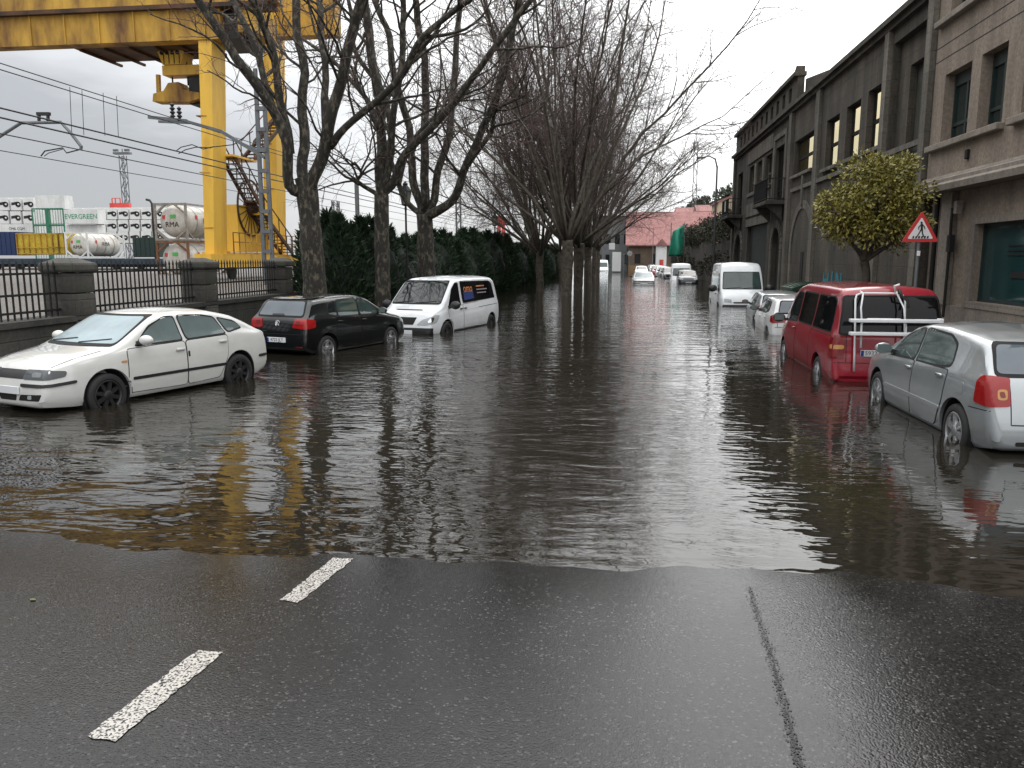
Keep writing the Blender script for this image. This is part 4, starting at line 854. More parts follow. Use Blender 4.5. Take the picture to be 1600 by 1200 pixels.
for rrow, vv in enumerate((343, 362, 380)):
    for cc in range(6):
        p = Q(148 + 18.0 * cc + 9, vv, yr); put_reefer((p.x, yr, p.z), f'white refrigerated container with black fan, {ords[cc]} from left, {("top", "middle", "bottom")[rrow]} row right of the lettering')
for cc in range(2):
    p = Q(122 + 18 * cc, 343, yr + 4); put_reefer((p.x, yr + 4, p.z), f'white refrigerated container, {ords[cc]} of two half hidden above the green lettering')
yl = 150.
for rrow, vv in enumerate((329, 350, 371)):
    for cc in range(3):
        p = Q(-4 + 19.5 * cc + 10, vv, yl); put_reefer((p.x, yl, p.z), f'white refrigerated container with black fan, {ords[cc]} from left, {("top", "middle", "bottom")[rrow]} row at the left edge')
m_gtxt = M('green_lettering', (.02, .28, .14), .5)
def long_box(u0, u1, v0, v1, yy, mat, name, lab, depth=2.4, grp=None):
    a = Q(u0, v1, yy); b = Q(u1, v0, yy); t = thing(name, lab, 'container', ((a.x + b.x) / 2, yy, a.z), 0, grp); mb = MB(); mb.bb(a.x, b.x, yy, yy + depth, a.z, b.z)
    n = int((b.x - a.x) / .5)
    for k in range(n): mb.bb(a.x + (k + .25) * (b.x - a.x) / n, a.x + (k + .6) * (b.x - a.x) / n, yy - .04, yy - .002, a.z + .12, b.z - .12)
    mb.build('box', mat, t, world=True); return t, a, b
t, a, b = long_box(100, 152, 327, 350, 138, m_cw, 'shipping_container', 'white shipping container with green EVERGREEN lettering'); text_obj('EVERGREEN', 1.25, m_gtxt, 'lettering', t, basis((.1, -.06, (b.z - a.z) * .5), (1, 0, 0), (0, 0, 1)))
long_box(56, 100, 305, 327, 146, m_cw, 'shipping_container', 'plain white shipping container on top, left of the lettered one', grp='white shipping containers')
long_box(56, 100, 328, 349, 146, m_cw, 'shipping_container', 'plain white shipping container behind the green frame', grp='white shipping containers')
long_box(70, 152, 351, 372, 139, m_cw, 'shipping_container', 'plain white shipping container under the green lettered one', grp='white shipping containers')
t, a, b = long_box(-20, 60, 350, 372, 120, m_cw, 'shipping_container', 'pale container with dark CMA CGM lettering at the left edge'); text_obj('CMA CGM', .62, m_ink, 'lettering', t, basis((.8, -.06, (b.z - a.z) * .66), (1, 0, 0), (0, 0, 1)))
m_cblue = M('container_blue', (.012, .03, .10), .5); m_cgreen = M('container_green', (.012, .03, .025), .6); m_cyel = M('cage_yellow', (.55, .42, .03), .55, col2=(.4, .28, .03)); m_navy = M('wagon_navy', (.025, .05, .075), .6, col2=(.01, .015, .02))
long_box(-30, 25, 362, 399, 74, m_cblue, 'shipping_container', 'dark blue container at the left edge beside the yellow one'); long_box(209, 243, 371, 402, 76, m_cgreen, 'shipping_container', 'dark green container between the white tank and the stacked tanks')
a = Q(27, 398, 73.5); b = Q(98, 364, 73.5); t = thing('yellow_crate', 'yellow open steel cage container on the flat wagon', 'container', ((a.x + b.x) / 2, 73.5, a.z)); mb = MB(); mb.bb(a.x, b.x, 73.7, 76, a.z, b.z); mb.build('box', m_cyel, t, world=True)
mb = MB(); n = 8
for k in range(n + 1): x = lerp(a.x, b.x, k / n); mb.bb(x - .05, x + .05, 73.55, 73.69, a.z, b.z)
for z in (a.z + .1, (a.z * 2 + b.z) / 3, b.z - .06): mb.bb(a.x, b.x, 73.48, 73.54, z - .05, z + .05)
mb.build('cage_bars', m_rusty, t, world=True)
a = Q(-60, 426, 72.5); b = Q(243, 404, 72.5); t = thing('flat_wagon', 'dark blue flat railway wagon under the yellow cage and white tank', 'wagon', ((a.x + b.x) / 2, 73, YARD)); mb = MB(); mb.bb(a.x, b.x, 72.5, 82, b.z - .55, b.z); mb.bb(a.x + .3, b.x - .3, 73.2, 75.2, b.z - .85, b.z - .552); mb.build('deck', m_navy, t, world=True)
for x in frange(a.x + 1, b.x, 2.6): mb = MB(); mb.cyl((x, 73, YARD + .42), (x, 73.2, YARD + .42), .42, n=18); mb.build('wheel', m_dsteel, t, world=True)
# tank containers
m_frame = M('tank_frame_grey', (.34, .32, .29), .6, col2=(.2, .17, .14)); m_tank = M('tank_white', (.60, .58, .54), .4, col2=(.38, .34, .29), vscale=1.6, stretch=(1, 1, .4)); m_brfr = M('tank_frame_brown', (.22, .10, .04), .7, col2=(.12, .06, .03)); m_ghaz = M('green_badge', (.10, .45, .12), .5)
def tank(loc, lab, fm, letters):
    t = thing('tank_container', lab, 'container', loc, 0, 'white tank containers in steel frames'); mb = MB(); W, H, Lg = 2.44, 2.6, 6.06
    for sx in (-1, 1):
        for y in (0.08, Lg - .08): mb.bar((sx * (W / 2 - .07), y, 0), (sx * (W / 2 - .07), y, H), .15)
        for z in (.08, H - .08): mb.bar((sx * (W / 2 - .07), 0, z), (sx * (W / 2 - .07), Lg, z), .12)
        for y0, y1 in ((.1, .95), (Lg - .1, Lg - .95)):
            mb.bar((sx * (W / 2 - .09), y0, .75), (sx * (W / 2 - .09), y1, .1), .10); 
    for y in (.08, Lg - .08):
        for z in (.08, H - .08): mb.bar((-W / 2, y, z), (W / 2, y, z), .14)
        for sx in (-1, 1):
            for za, zb in ((.12, .75), (H - .12, H - .75)): mb.bar((sx * .35, y, za), (sx * (W / 2 - .1), y, zb), .13)
    mb.build('frame', fm, t); mb = MB(); r = 1.13; zc = 1.36
    mb.lathe([(.001, .22), (.5, .24), (.85, .33), (1.03, .48), (r, .75), (r, Lg - .75), (1.0, Lg - .45), (.6, Lg - .25), (.001, Lg - .22)], (0, 0, zc), 'y', 36); tk = mb.build('tank', m_tank, t, angle=50)
    mb = MB(); 
    for y in (1.6, 3.0, 4.4): mb.lathe([(r + .012, -.06), (r + .012, .06)], (0, y, zc), 'y', 36)
    mb.build('band', m_frame, tk); mb = MB(); mb.box((.08, .222, zc + .32), (.42, .02, .26)); mb.build('badge', m_ghaz, tk); mb = MB(); mb.box((-.62, .26, zc + .28), (.2, .06, .26)); mb.build('badge', m_redp, tk); mb = MB(); mb.box((r + .01, 1.5, zc + .32), (.03, .25, .28)); mb.build('badge', m_redp, tk)
    if letters:
        text_obj(letters, .5, m_ink, 'lettering', tk, basis((0, .20, zc - .25), (1, 0, 0), (0, 0, 1))); text_obj(letters, .6, m_ink, 'lettering', tk, basis((r + .03, 3.0, zc + .1), (0, 1, 0), (0, 0, 1)))
    return t
p = Q(121, 404, 73); tank((p.x, 73, p.z), 'white tank container with black RMA lettering lying on the flat wagon', m_cw, 'RMA')
p = Q(268, 376, 52.6); tank((p.x, 52.6, p.z), 'white tank in a grey frame stacked on a brown framed tank beside the crane leg', m_frame, 'RMA'); tank((p.x, 52.6, p.z - 2.62), 'white tank in a brown frame, the lower one beside the crane leg', m_brfr, '')
# green frame gate and red frame
m_gfr = M('green_steel', (.02, .16, .09), .5); a = Q(54, 372, 118); b = Q(98, 326, 118); t = thing('mesh_gate', 'tall green steel mesh frame in front of the white containers', 'frame', ((a.x + b.x) / 2, 118, YARD)); mb = MB()
for x in (a.x, b.x): mb.bar((x, 118, YARD), (x, 118, b.z), .16)
mb.bar(((a.x + b.x) / 2, 118, YARD), ((a.x + b.x) / 2, 118, b.z), .5); zz = Q(54, 352, 118).z
mb.bar((a.x, 118, b.z), (b.x, 118, b.z), .2); mb.bar((a.x, 118, zz), (b.x, 118, zz), .3); mb.build('frame', m_gfr, t, world=True)
mb = MB()
for k in range(1, 12): x = lerp(a.x, b.x, k / 12); mb.bar((x, 118, YARD), (x, 118, b.z), .05)
mb.build('mesh_bars', m_gfr, t, world=True)
a = Q(188, 316, 172); t = thing('red_steel_frame', 'small red steel frame standing on top of the white container stack', 'frame', (a.x, 172, a.z - 2)); mb = MB(); mb.bb(a.x - 2.4, a.x + 2.4, 171.5, 172.5, a.z - 3, a.z - .2); mb.build('cabin', m_redp, t, world=True); mb = MB()
for s in (-2, -1.2, 0): mb.bar((a.x + s, 172, a.z - .2), (a.x + s, 172, a.z + .9), .2)
mb.bar((a.x - 2, 172, a.z + .9), (a.x, 172, a.z + .9), .15); mb.build('railing', m_redp, t, world=True)
p = Q(237, 313, 90); mb = MB(); mb.tube([(p.x, 90, YARD), (p.x, 90, p.z - .4), (p.x - .25, 90, p.z), (p.x - .7, 90, p.z + .1)], .14, 8); tag(mb.build('yard_pole', m_dsteel, smooth=True), 'dark hooked pole left of the stacked tank containers', 'pole')
# ------------------------------------------------------------------ right side buildings
m_b1 = stone_mat('beige_render', (.26, .213, .17), (.13, .106, .083), (40, 40), .0, .75, .85, .12)
m_b1s = stone_mat('beige_stone', (.25, .215, .18), (.12, .105, .09), (1.2, .6), .006, .6, .8, .2)
m_b2 = stone_mat('old_dark_stone', (.090, .076, .060), (.016, .0145, .012), (1.3, .5), .012, .88, .9, .6, moss=(.045, .046, .030))
m_b2l = stone_mat('old_pale_stone', (.165, .15, .125), (.036, .032, .027), (1.3, .5), .010, .75, .9, .5)
m_dark = M('dark_void', (.010, .010, .010), .9); m_board = M('boarded_infill', (.06, .06, .05), .9, col2=(.025, .028, .02), vscale=1.5, bump=.4)
m_gdoor = M('green_black_door', (.022, .034, .032), .6, col2=(.012, .016, .016), stretch=(1, 1, .1), vscale=6)
m_wfr = M('green_window_frame', (.014, .03, .028), .45); g_b1 = glass('teal_window_glass', (.010, .022, .022), .04); g_shop = glass('shop_glass', (.018, .05, .052), .06)
g_pale = window_glass('yellowed_pane', (.66, .62, .50))
def wall(mb, x, y0, y1, z0, z1, ops, t=.3, arch=()):
    ys = sorted(set([y0, y1] + [v for o in ops for v in o[:2]])); zs = sorted(set([z0, z1] + [v for o in ops for v in o[2:4]]))
    for a, b in zip(ys[:-1], ys[1:]):
        for c, d in zip(zs[:-1], zs[1:]):
            my_, mz_ = (a + b) / 2, (c + d) / 2
            if any(o[0] < my_ < o[1] and o[2] < mz_ < o[3] for o in ops): continue
            mb.quad((x, a, c), (x, a, d), (x, b, d), (x, b, c)); mb.quad((x + t, a, c), (x + t, b, c), (x + t, b, d), (x + t, a, d))
    for a, b, c, d in ops:
        mb.quad((x, a, c), (x + t, a, c), (x + t, a, d), (x, a, d)); mb.quad((x, b, c), (x, b, d), (x + t, b, d), (x + t, b, c))
        if c > z0: mb.quad((x, a, c), (x, b, c), (x + t, b, c), (x + t, a, c))
        mb.quad((x, a, d), (x + t, a, d), (x + t, b, d), (x, b, d))
    mb.quad((x, y0, z0), (x + t, y0, z0), (x + t, y0, z1), (x, y0, z1)); mb.quad((x, y1, z0), (x, y1, z1), (x + t, y1, z1), (x + t, y1, z0)); mb.quad((x, y0, z1), (x + t, y0, z1), (x + t, y1, z1), (x, y1, z1))
bx0 = 8.0
B1 = thing('apartment_building', 'beige rendered building with dark green windows at the right edge', 'building', (8.3, 16, -.2))
mb = MB(); cols = [(20.28, 21.8), (18.55, 19.78), (16.4, 17.75), (14.6, 15.9), (12.6, 13.9)]
ops = [(a, b, z0, z1) for a, b in cols for z0, z1 in ((4.90, 6.54), (7.98, 9.6))]
wall(mb, bx0, 8, 22.5, 4.06, 12.4, ops, .35); mb.build('upper_wall', m_b1, B1, world=True, fix=False)
mb = MB(); mb.bb(8.4, 18, 8, 22.5, 12.2, 12.42); mb.bb(8.36, 18, 22.3, 22.49, 4.1, 12.19); mb.bb(8.36, 18, 8, 8.2, 4.1, 12.19); mb.build('roof', m_b1, B1, world=True)
for z in (6.96, 7.30): mb = MB(); mb.bb(bx0 - .003, bx0 + .01, 8, 22.5, z - .012, z + .012); mb.build('wall_groove', m_b1s if 0 else m_dark, B1, world=True)
for z in (4.80, 7.84):
    for a, b in ((18.4, 22.38), (14.4, 18.0), (8.6, 14.1)): mb = MB(); mb.cbox((bx0 - .06, (a + b) / 2, z), (.22, b - a, .15), .02); mb.build('sill', m_b1s, B1, world=True)
def win(root, y0, y1, z0, z1, x, fm, gm, low=.42, shutter=True):
    mb = MB(); f = .07
    mb.bb(x, x + .07, y0, y0 + f, z0, z1); mb.bb(x, x + .07, y1 - f, y1, z0, z1); mb.bb(x, x + .07, y0 + f, y1 - f, z0, z0 + f); mb.bb(x, x + .07, y0 + f, y1 - f, z1 - f, z1)
    ym = (y0 + y1) / 2; mb.bb(x + .005, x + .065, ym - .05, ym + .05, z0 + f, z1 - f); zl = z0 + low
    mb.bb(x + .003, x + .062, y0 + f, ym - .05, zl - .04, zl + .04); mb.bb(x + .003, x + .062, ym + .05, y1 - f, zl - .04, zl + .04)
    if shutter: mb.bb(x - .002, x + .068, y0 + .001, y1 - .001, z1 - .30, z1 - f - .001)
    w_ = mb.build('window', fm, root, world=True); mb = MB(); mb.bb(x + .045, x + .055, y0 + .02, y1 - .02, z0 + .02, z1 - .02); mb.build('pane', gm, w_, world=True)
    mb = MB(); mb.bb(x + .5, x + .52, y0 - .1, y1 + .1, z0 - .1, z1 + .1); return w_
for a, b, c, d in ops: win(B1, a, b, c, d, bx0 + .24, m_wfr, g_b1)
# cornice and recessed ground floor
mb = MB(); mb.prism([(x, 8, z) for x, z in ((8.4, 3.66), (7.72, 3.66), (7.70, 3.80), (7.76, 3.86), (7.76, 3.94), (7.86, 3.98), (7.9, 4.058), (8.4, 4.058))], (0, 14.48, 0)); mb.build('cornice', m_b1s, B1, world=True)
mb = MB(); wall(mb, 8.2, 8, 22.48, -.4, 3.655, [(17.0, 19.72, 1.05, 2.82), (12.2, 15.6, -.2, 2.8)], .3); mb.build('ground_floor_wall', m_b1, B1, world=True, fix=False)
mb = MB(); mb.bb(8.12, 8.198, 15.7, 22.47, -.4, .90); mb.build('plinth', m_b1s, B1, world=True)
mb = MB(); mb.bb(8.05, 8.197, 20.9, 21.5, .902, 3.655); mb.build('pilaster', m_b1s, B1, world=True)
mb = MB(); mb.bb(8.14, 8.198, 16.82, 17.0, .95, 2.97); mb.bb(8.14, 8.198, 19.72, 19.90, .95, 2.97); mb.bb(8.14, 8.198, 17.0, 19.72, 2.82, 2.97); mb.bb(8.10, 8.3, 16.85, 19.87, .905, 1.048); mb.build('window_surround', m_b1s, B1, world=True)
mb = MB(); mb.bb(8.34, 8.40, 17.0, 17.07, 1.05, 2.82); mb.bb(8.34, 8.40, 19.64, 19.72, 1.05, 2.82); mb.bb(8.34, 8.40, 17.07, 19.64, 2.74, 2.82); mb.bb(8.34, 8.40, 17.07, 19.64, 1.05, 1.12); sw = mb.build('shop_window', m_wfr, B1, world=True)
mb = MB(); mb.bb(8.375, 8.385, 17.05, 19.68, 1.08, 2.78); mb.build('pane', g_shop, sw, world=True); mb = MB(); mb.bb(8.355, 8.372, 17.7, 18.3, 1.62, 1.76); mb.bb(8.355, 8.372, 17.6, 18.5, 2.1, 2.13); mb.bb(8.355, 8.372, 17.6, 18.5, 2.2, 2.22); mb.bb(8.355, 8.372, 17.6, 18.5, 2.3, 2.32); mb.build('window_notice', m_dark, sw, world=True)
mb = MB(); mb.bb(8.4, 8.45, 12.2, 15.6, -.2, 2.8); mb.build('entrance_door', m_wfr, B1, world=True)
mb = MB(); mb.bb(8.9, 8.95, 8, 22.3, -.4, 12.1); mb.build('interior', m_dark, B1, world=True)
mb = MB(); mb.tube([(8.10, 21.9, 3.6), (8.10, 21.9, -.3)], .06, 10); mb.build('drainpipe', m_iron, B1, world=True)
mb = MB(); mb.tube([(8.02, 20.75, 3.25), (8.0, 20.7, 2.9), (8.02, 20.72, 2.3), (8.02, 20.75, .6)], .035, 8); mb.bb(7.99, 8.1, 20.65, 20.85, 2.2, 2.6); mb.build('cable_run', m_iron, B1, world=True)
mb = MB(); mb.cbox((7.97, 20.05, 4.42), (.08, .14, .22), .02); mb.build('vent', m_dark, B1, world=True)
mb = MB(); mb.bb(8.0, 8.13, 20.45, 20.62, 3.1, 3.4); mb.build('junction_box', m_b1s, B1, world=True)

B2 = thing('old_factory_building', 'long dark weathered stone building with tall window openings, balconies and arched doors', 'building', (8.3, 40, -.2))
mb = MB(); O = dict(w1=(35.3, 38.95, 5.78, 7.32), w2=(31.5, 33.3, 5.5, 7.32), w3=(28.9, 30.55, 5.5, 7.34), w4=(26.45, 28.15, 5.5, 7.4), rec=(23.0, 25.9, 4.2, 8.3), bd=(41.0, 43.5, 4.85, 7.6), bd2=(54.4, 56.4, 4.85, 7.6), s1=(49.7, 51.7, 6.0, 7.55), s2=(47.2, 48.9, 6.0, 7.55), s3=(44.5, 46.3, 6.0, 7.55), gar=(44.9, 51.5, -.3, 3.93), a1=(41.1, 43.3, -.3, 3.55), a2=(53.6, 56.6, -.3, 3.6))
wall(mb, 8, 22.52, 58, -.5, 9.0, list(O.values()), .30); mb.build('facade', m_b2, B2, world=True, fix=False)
# pale dressed bands of the old house, pilasters, cornice, parapet
mb = MB(); mb.bb(7.72, 8.3, 22.53, 58.2, 8.86, 9.02); mb.bb(7.85, 7.999, 22.53, 58.1, 8.70, 8.858); mb.build('cornice', m_b2, B2, world=True)
for y0, y1 in ((22.55, 22.95), (25.98, 26.36), (34.15, 34.75), (39.3, 39.9), (57.4, 58.05)): mb = MB(); mb.bb(7.86, 7.997, y0, y1, -.4, 8.69); mb.build('pilaster', m_b2l, B2, world=True)
mb = MB()
for y0, y1, z0, z1 in ((40.6, 40.98, 4.9, 8.0), (43.52, 43.9, 4.9, 8.0), (40.6, 43.9, 8.002, 8.25), (44.1, 52.2, 7.75, 8.5), (44.1, 52.2, 5.78, 5.98), (44.1, 52.2, 4.55, 5.3), (44.5, 52, 3.95, 4.4)): mb.bb(7.93, 7.998, y0, y1, z0, z1)
for y in (46.75, 49.3): mb.bb(7.93, 7.998, y - .3, y + .3, 6.0, 7.55)
mb.build('stone_band', m_b2l, B2, world=True)
mb = MB(); sq = [(y, y + .62, 9.35, 10.0) for y in frange(40.3, 57, 1.52)]; wall(mb, 8, 39.1, 58, 9.02, 10.25, sq, .3); mb.build('parapet', m_b2, B2, world=True, fix=False)
mb = MB(); mb.bb(7.82, 8.36, 39.0, 58.1, 10.26, 10.44); mb.prism([(7.9, 39.1, 10.44), (7.9, 39.1, 10.7), (7.9, 39.6, 10.44)], (.4, 0, 0)); mb.build('coping', m_b2, B2, world=True)
mb = MB()
for y0, y1, z0, z1 in sq: mb.bb(8.2, 8.25, y0 - .02, y1 + .02, z0 - .02, z1 + .02)
mb.build('parapet_panel', m_dark, B2, world=True)
mb = MB(); mb.prism([(8.32, 30.4, 9.0), (8.32, 39.0, 9.0), (8.32, 39.0, 10.1)], (.25, 0, 0)); mb.build('gable_wall', m_b2, B2, world=True)
# panes that let the sky through
for k in ('w1', 'w2', 'w3', 'w4'):
    a, b, c, d = O[k]; mb = MB(); f = .08; x = 8.2
    mb.bb(x, x + .08, a, a + f, c, d); mb.bb(x, x + .08, b - f, b, c, d); mb.bb(x, x + .08, a + f, b - f, c, c + f); mb.bb(x, x + .08, a + f, b - f, d - f, d); zt_ = c + (d - c) * .48; mb.bb(x, x + .08, a + f, b - f, zt_ - .06, zt_ + .06)
    wo = mb.build('window', m_iron, B2, world=True); mb = MB(); mb.bb(x + .035, x + .045, a + .04, b - .04, c + .04, d - .04); mb.build('pane', g_pale, wo, world=True)
    mb = MB(); mb.cbox((7.95, (a + b) / 2, c - .08), (.2, b - a + .3, .14), .02); mb.build('sill', m_b2l, wo, world=True)
# recessed bay
mb = MB(); wall(mb, 8.22, 22.9, 26.0, 4.1, 8.4, [(23.15, 25.0, 4.2, 7.5)], .2); mb.build('recessed_panel', m_b2, B2, world=True, fix=False)
mb = MB(); mb.bb(8.43, 8.5, 22.6, 26.4, 4.3, 7.7); mb.build('boarded_window', m_board, B2, world=True); mb = MB(); mb.bb(8.40, 8.425, 23.0, 25.2, 4.15, 5.1); mb.build('void_shade_panel', m_dark, B2, world=True)  # near-black panel paints the darkness of the opening low in the bay
# doors, shutters, small windows
mb = MB()
for y in frange(44.9, 51.5, .33): mb.bb(8.2, 8.24, y, y + .30, -.3, 3.93)
mb.bb(8.25, 8.27, 44.8, 51.6, -.3, 4.0); mb.build('garage_door', m_gdoor, B2, world=True)
for k in ('a1', 'a2'):
    a, b, c, d = O[k]; r = (b - a) / 2; ym = (a + b) / 2; zc = d - r; mb = MB()
    for s in (-1, 1):
        pts = [(7.999, ym + s * r, d - .001)] + [(7.999, ym + s * r * math.cos(R(q)), zc + r * math.sin(R(q)) - .001) for q in range(0, 91, 10)]; mb.prism(pts, (.29, 0, 0))
    mb.build('arch_spandrel', m_b2, B2, world=True)
    mb = MB(); n = 14
    for i in range(n):
        q0, q1 = R(180 * i / n + 1), R(180 * (i + 1) / n - 1); mb.prism([(7.93, ym + rr * math.cos(q), zc + rr * math.sin(q)) for rr, q in ((r + .02, q0), (r + .42, q0), (r + .42, q1), (r + .02, q1))], (.066, 0, 0))
    for s in (-1, 1): mb.bb(7.93, 7.996, ym + s * (r + .02), ym + s * (r + .40), -.3, zc - .01)
    mb.build('arch_stones', m_b2l, B2, world=True); mb = MB(); mb.bb(8.22, 8.26, a - .05, b + .05, -.3, d); mb.build('door', m_gdoor if k == 'a2' else m_dark, B2, world=True)
for k in ('s1', 's2', 's3', 'bd', 'bd2'):
    a, b, c, d = O[k]; win(B2, a, b, c, d, 8.16, m_b2l if k[0] == 's' else m_iron, g_tint, .6, False)
mb = MB(); ym, r, zc = 36.6, 1.9, 2.3; n = 16
for i in range(n):
    q0, q1 = R(180 * i / n), R(180 * (i + 1) / n - .5); mb.prism([(7.95, ym + rr * math.cos(q), zc + rr * math.sin(q)) for rr, q in ((r, q0), (r + .35, q0), (r + .35, q1), (r, q1))], (.046, 0, 0))
for s in (-1, 1): mb.bb(7.95, 7.997, ym + s * r, ym + s * (r + .35), -.3, zc - .01)
mb.bb(7.88, 7.997, ym - .12, ym + .12, 4.3, 5.6); mb.build('blind_arch', m_b2l, B2, world=True)
mb = MB(); mb.bb(7.97, 7.999, 36.0, 36.5, .2, 2.3); mb.build('narrow_slot', m_dark, B2, world=True)
mb = MB(); mb.bb(7.90, 7.998, 22.56, 39.0, 5.05, 5.2); mb.build('string_course', m_b2l, B2, world=True)
def balcony(y0, y1):
    mb = MB(); mb.cbox((7.52, (y0 + y1) / 2, 4.72), (.95, y1 - y0, .2), .03)
    for y in (y0 + .4, y1 - .4): mb.prism([(7.9, y - .15, 4.62), (7.2, y - .15, 4.62), (7.35, y - .15, 4.4), (7.9, y - .15, 3.9)], (0, .3, 0))
    b_ = mb.build('balcony', m_b2, B2, world=True); mb = MB(); xx = 7.1
    for z in (4.9, 5.85): mb.bar((xx, y0 + .05, z), (xx, y1 - .05, z), .05); mb.bar((xx, y0 + .05, z), (7.95, y0 + .05, z), .05); mb.bar((xx, y1 - .05, z), (7.95, y1 - .05, z), .05)
    for y in frange(y0 + .05, y1, .13): mb.bar((xx, y, 4.82), (xx, y, 5.85), .022)
    for x in frange(xx, 7.95, .13):
        for y in (y0 + .05, y1 - .05): mb.bar((x, y, 4.82), (x, y, 5.85), .022)
    mb.build('balcony_railing', m_iron, b_, world=True)
balcony(40.4, 44.1); balcony(53.8, 57.2)
mb = MB(); mb.bb(7.05, 7.09, 55.2, 55.5, 5.1, 5.8); mb.build('balcony_sign', m_cw, B2, world=True)
mb = MB(); mb.bb(8.6, 30, 22.6, 58, -.5, 3.9); mb.build('rear_block', m_b2, B2, world=True)
mb = MB(); mb.bb(8.31, 8.7, 39.2, 57.9, 3.9, 8.9); mb.build('house_block', m_b2, B2, world=True)
# graffiti on the wall behind the red van
gr_ = thing('graffiti', 'turquoise graffiti lettering sprayed on the dark wall behind the red van', 'graffiti', (7.99, 28, 1)); p = [X(u, v, 7.99) for u, v in ((1287, 441), (1318, 424))]
mg = M('turquoise_spray', (.02, .22, .26), .7, col2=(.01, .10, .16), vscale=9); rg = random.Random(5); mb = MB()
y0_, y1_ = p[1].y, p[0].y; gw = (y1_ - y0_) / 3; zb_, hh_ = p[0].z - .25, .62
def stroke(a, b): mb.bar((7.985 - .004 * len(mb.v) / 8 * .2, a[0], a[1]), (7.985 - .004 * len(mb.v) / 8 * .2, b[0], b[1]), .012, .17)
for li, st_ in enumerate((((0, 0, 0, 1), (.7, 0, .7, 1), (0, .5, .7, .5)), ((.35, 0, .35, 1.1),), ((0, 0, 0, 1), (0, 1, .7, 0), (.7, 0, .7, 1.05)))):
    mb = MB()
    for (ax_, az_, bx_, bz_) in st_: stroke((y1_ - (li + ax_) * gw, zb_ + az_ * hh_), (y1_ - (li + bx_) * gw, zb_ + bz_ * hh_))
    mb.build('letter', mg, gr_, world=True)
# warning sign
sy = 16.6; c = Q(1438, 362, sy); sg = thing('warning_sign', 'red bordered triangular pedestrian crossing sign on a grey pole by the red van', 'sign', (c.x, sy, -.2))
m_sred = M('sign_red', (.50, .03, .03), .35, var=.08); m_swh = M('sign_white', (.70, .70, .70), .35, var=.05); sz = .345
def tri(s, y, dz=0): return [(c.x - s, y, c.z - s * .577 + dz), (c.x + s, y, c.z - s * .577 + dz), (c.x, y, c.z + s * 1.155 + dz)]
def trir(s, y): 
    q = round_poly([(p[0], p[2]) for p in tri(s, y)], s * .16, 4); return [(a, y, b) for a, b in q]
mb = MB(); mb.prism(trir(sz, sy - .02), (0, .02, 0)); pl_ = mb.build('sign_plate', m_sred, sg, world=True)
mb = MB(); mb.prism(trir(sz * .70, sy - .024), (0, .003, 0)); mb.build('white_field', m_swh, pl_, world=True)
mb = MB(); yy = sy - .030
def blk(pts): mb.prism([(c.x + a * sz, yy, c.z + b * sz) for a, b in pts], (0, .004, 0))
blk([(.06 * math.cos(k * .7) + .0, .50 + .06 * math.sin(k * .7)) for k in range(9)])
blk([(-.03, .44), (.07, .44), (.10, .12), (-.02, .10)]); blk([(-.02, .42), (-.16, .26), (-.14, .10), (-.10, .12), (-.11, .24), (-.01, .34)]); blk([(.06, .42), (.18, .30), (.24, .14), (.20, .13), (.14, .27), (.06, .34)])
blk([(-.02, .14), (.05, .12), (-.06, -.10), (-.16, -.30), (-.21, -.28), (-.11, -.06)]); blk([(.02, .13), (.10, .13), (.12, -.06), (.20, -.28), (.14, -.30), (.06, -.08)])
for k in range(6): x = -.44 + k * .155; blk([(x, -.38), (x + .09, -.38), (x + .11, -.24), (x + .03, -.24)])
mb.build('pedestrian_symbol', m_ink, pl_, world=True)
mb = MB(); mb.cyl((c.x, sy + .035, -.3), (c.x, sy + .035, c.z + .3), .033, n=12); mb.build('pole', m_gsteel, sg, world=True, angle=40); mb = MB(); mb.cbox((c.x, sy + .0, c.z - .42), (.06, .02, .10), .006); mb.build('sticker', m_swh, sg, world=True)
# dumpster and litter bin
p = P(1240, 458, -.1); p = Vector((6.75, 29.8, -.2)); du = thing('dumpster', 'dark green wheeled waste container with closed lid beside the dark stone wall', 'waste container', p); m_dg = M('bin_green', (.012, .045, .022), .5, var=.3)
mb = MB(); b0 = [(-.5, -.78, .25), (.5, -.78, .25), (.5, .78, .25), (-.5, .78, .25), (-.62, -.9, 1.15), (.62, -.9, 1.15), (.62, .9, 1.15), (-.62, .9, 1.15)]; mb.add(b0, [(0, 3, 2, 1), (4, 5, 6, 7), (0, 1, 5, 4), (1, 2, 6, 5), (2, 3, 7, 6), (3, 0, 4, 7)]); mb.bb(-.66, .66, -.94, .94, 1.12, 1.19); mb.build('container_body', m_dg, du)
mb = MB(); n = 8; prof = [(-.66 + 1.32 * k / n, 1.20 + .17 * math.sin(math.pi * k / n)) for k in range(n + 1)]; mb.prism([(x, -.95, z) for x, z in prof], (0, 1.9, 0)); 
for y in (-.8, -.3, .3, .8): mb.prism([(x, y, z + .03) for x, z in prof], (0, .06, 0))
mb.build('lid', m_dg, du, angle=40)
for sx in (-.45, .45):
    for sy_ in (-.7, .7): mb = MB(); mb.cyl((sx, sy_ - .04, .12), (sx, sy_ + .04, .12), .12, n=14); mb.build('wheel', m_tyre, du)
lb = thing('litter_bin', 'dark litter bin bulging with a black bag at the right edge', 'litter bin', (7.15, 13.9, -.2)); mb = MB(); mb.lathe([(.2, .0), (.26, .1), (.27, .85), (.29, .9)], (0, 0, 0), 'z', 20); mb.build('bin_body', m_black, lb, angle=40)
bm = bmesh.new(); bmesh.ops.create_icosphere(bm, subdivisions=4, radius=.3)
for v in bm.verts: n_ = mnoise.noise(v.co * 9) * .05 + mnoise.noise(v.co * 4) * .05; v.co = v.co * (1 + n_ * 2); v.co.z = v.co.z * .95 + 1.12
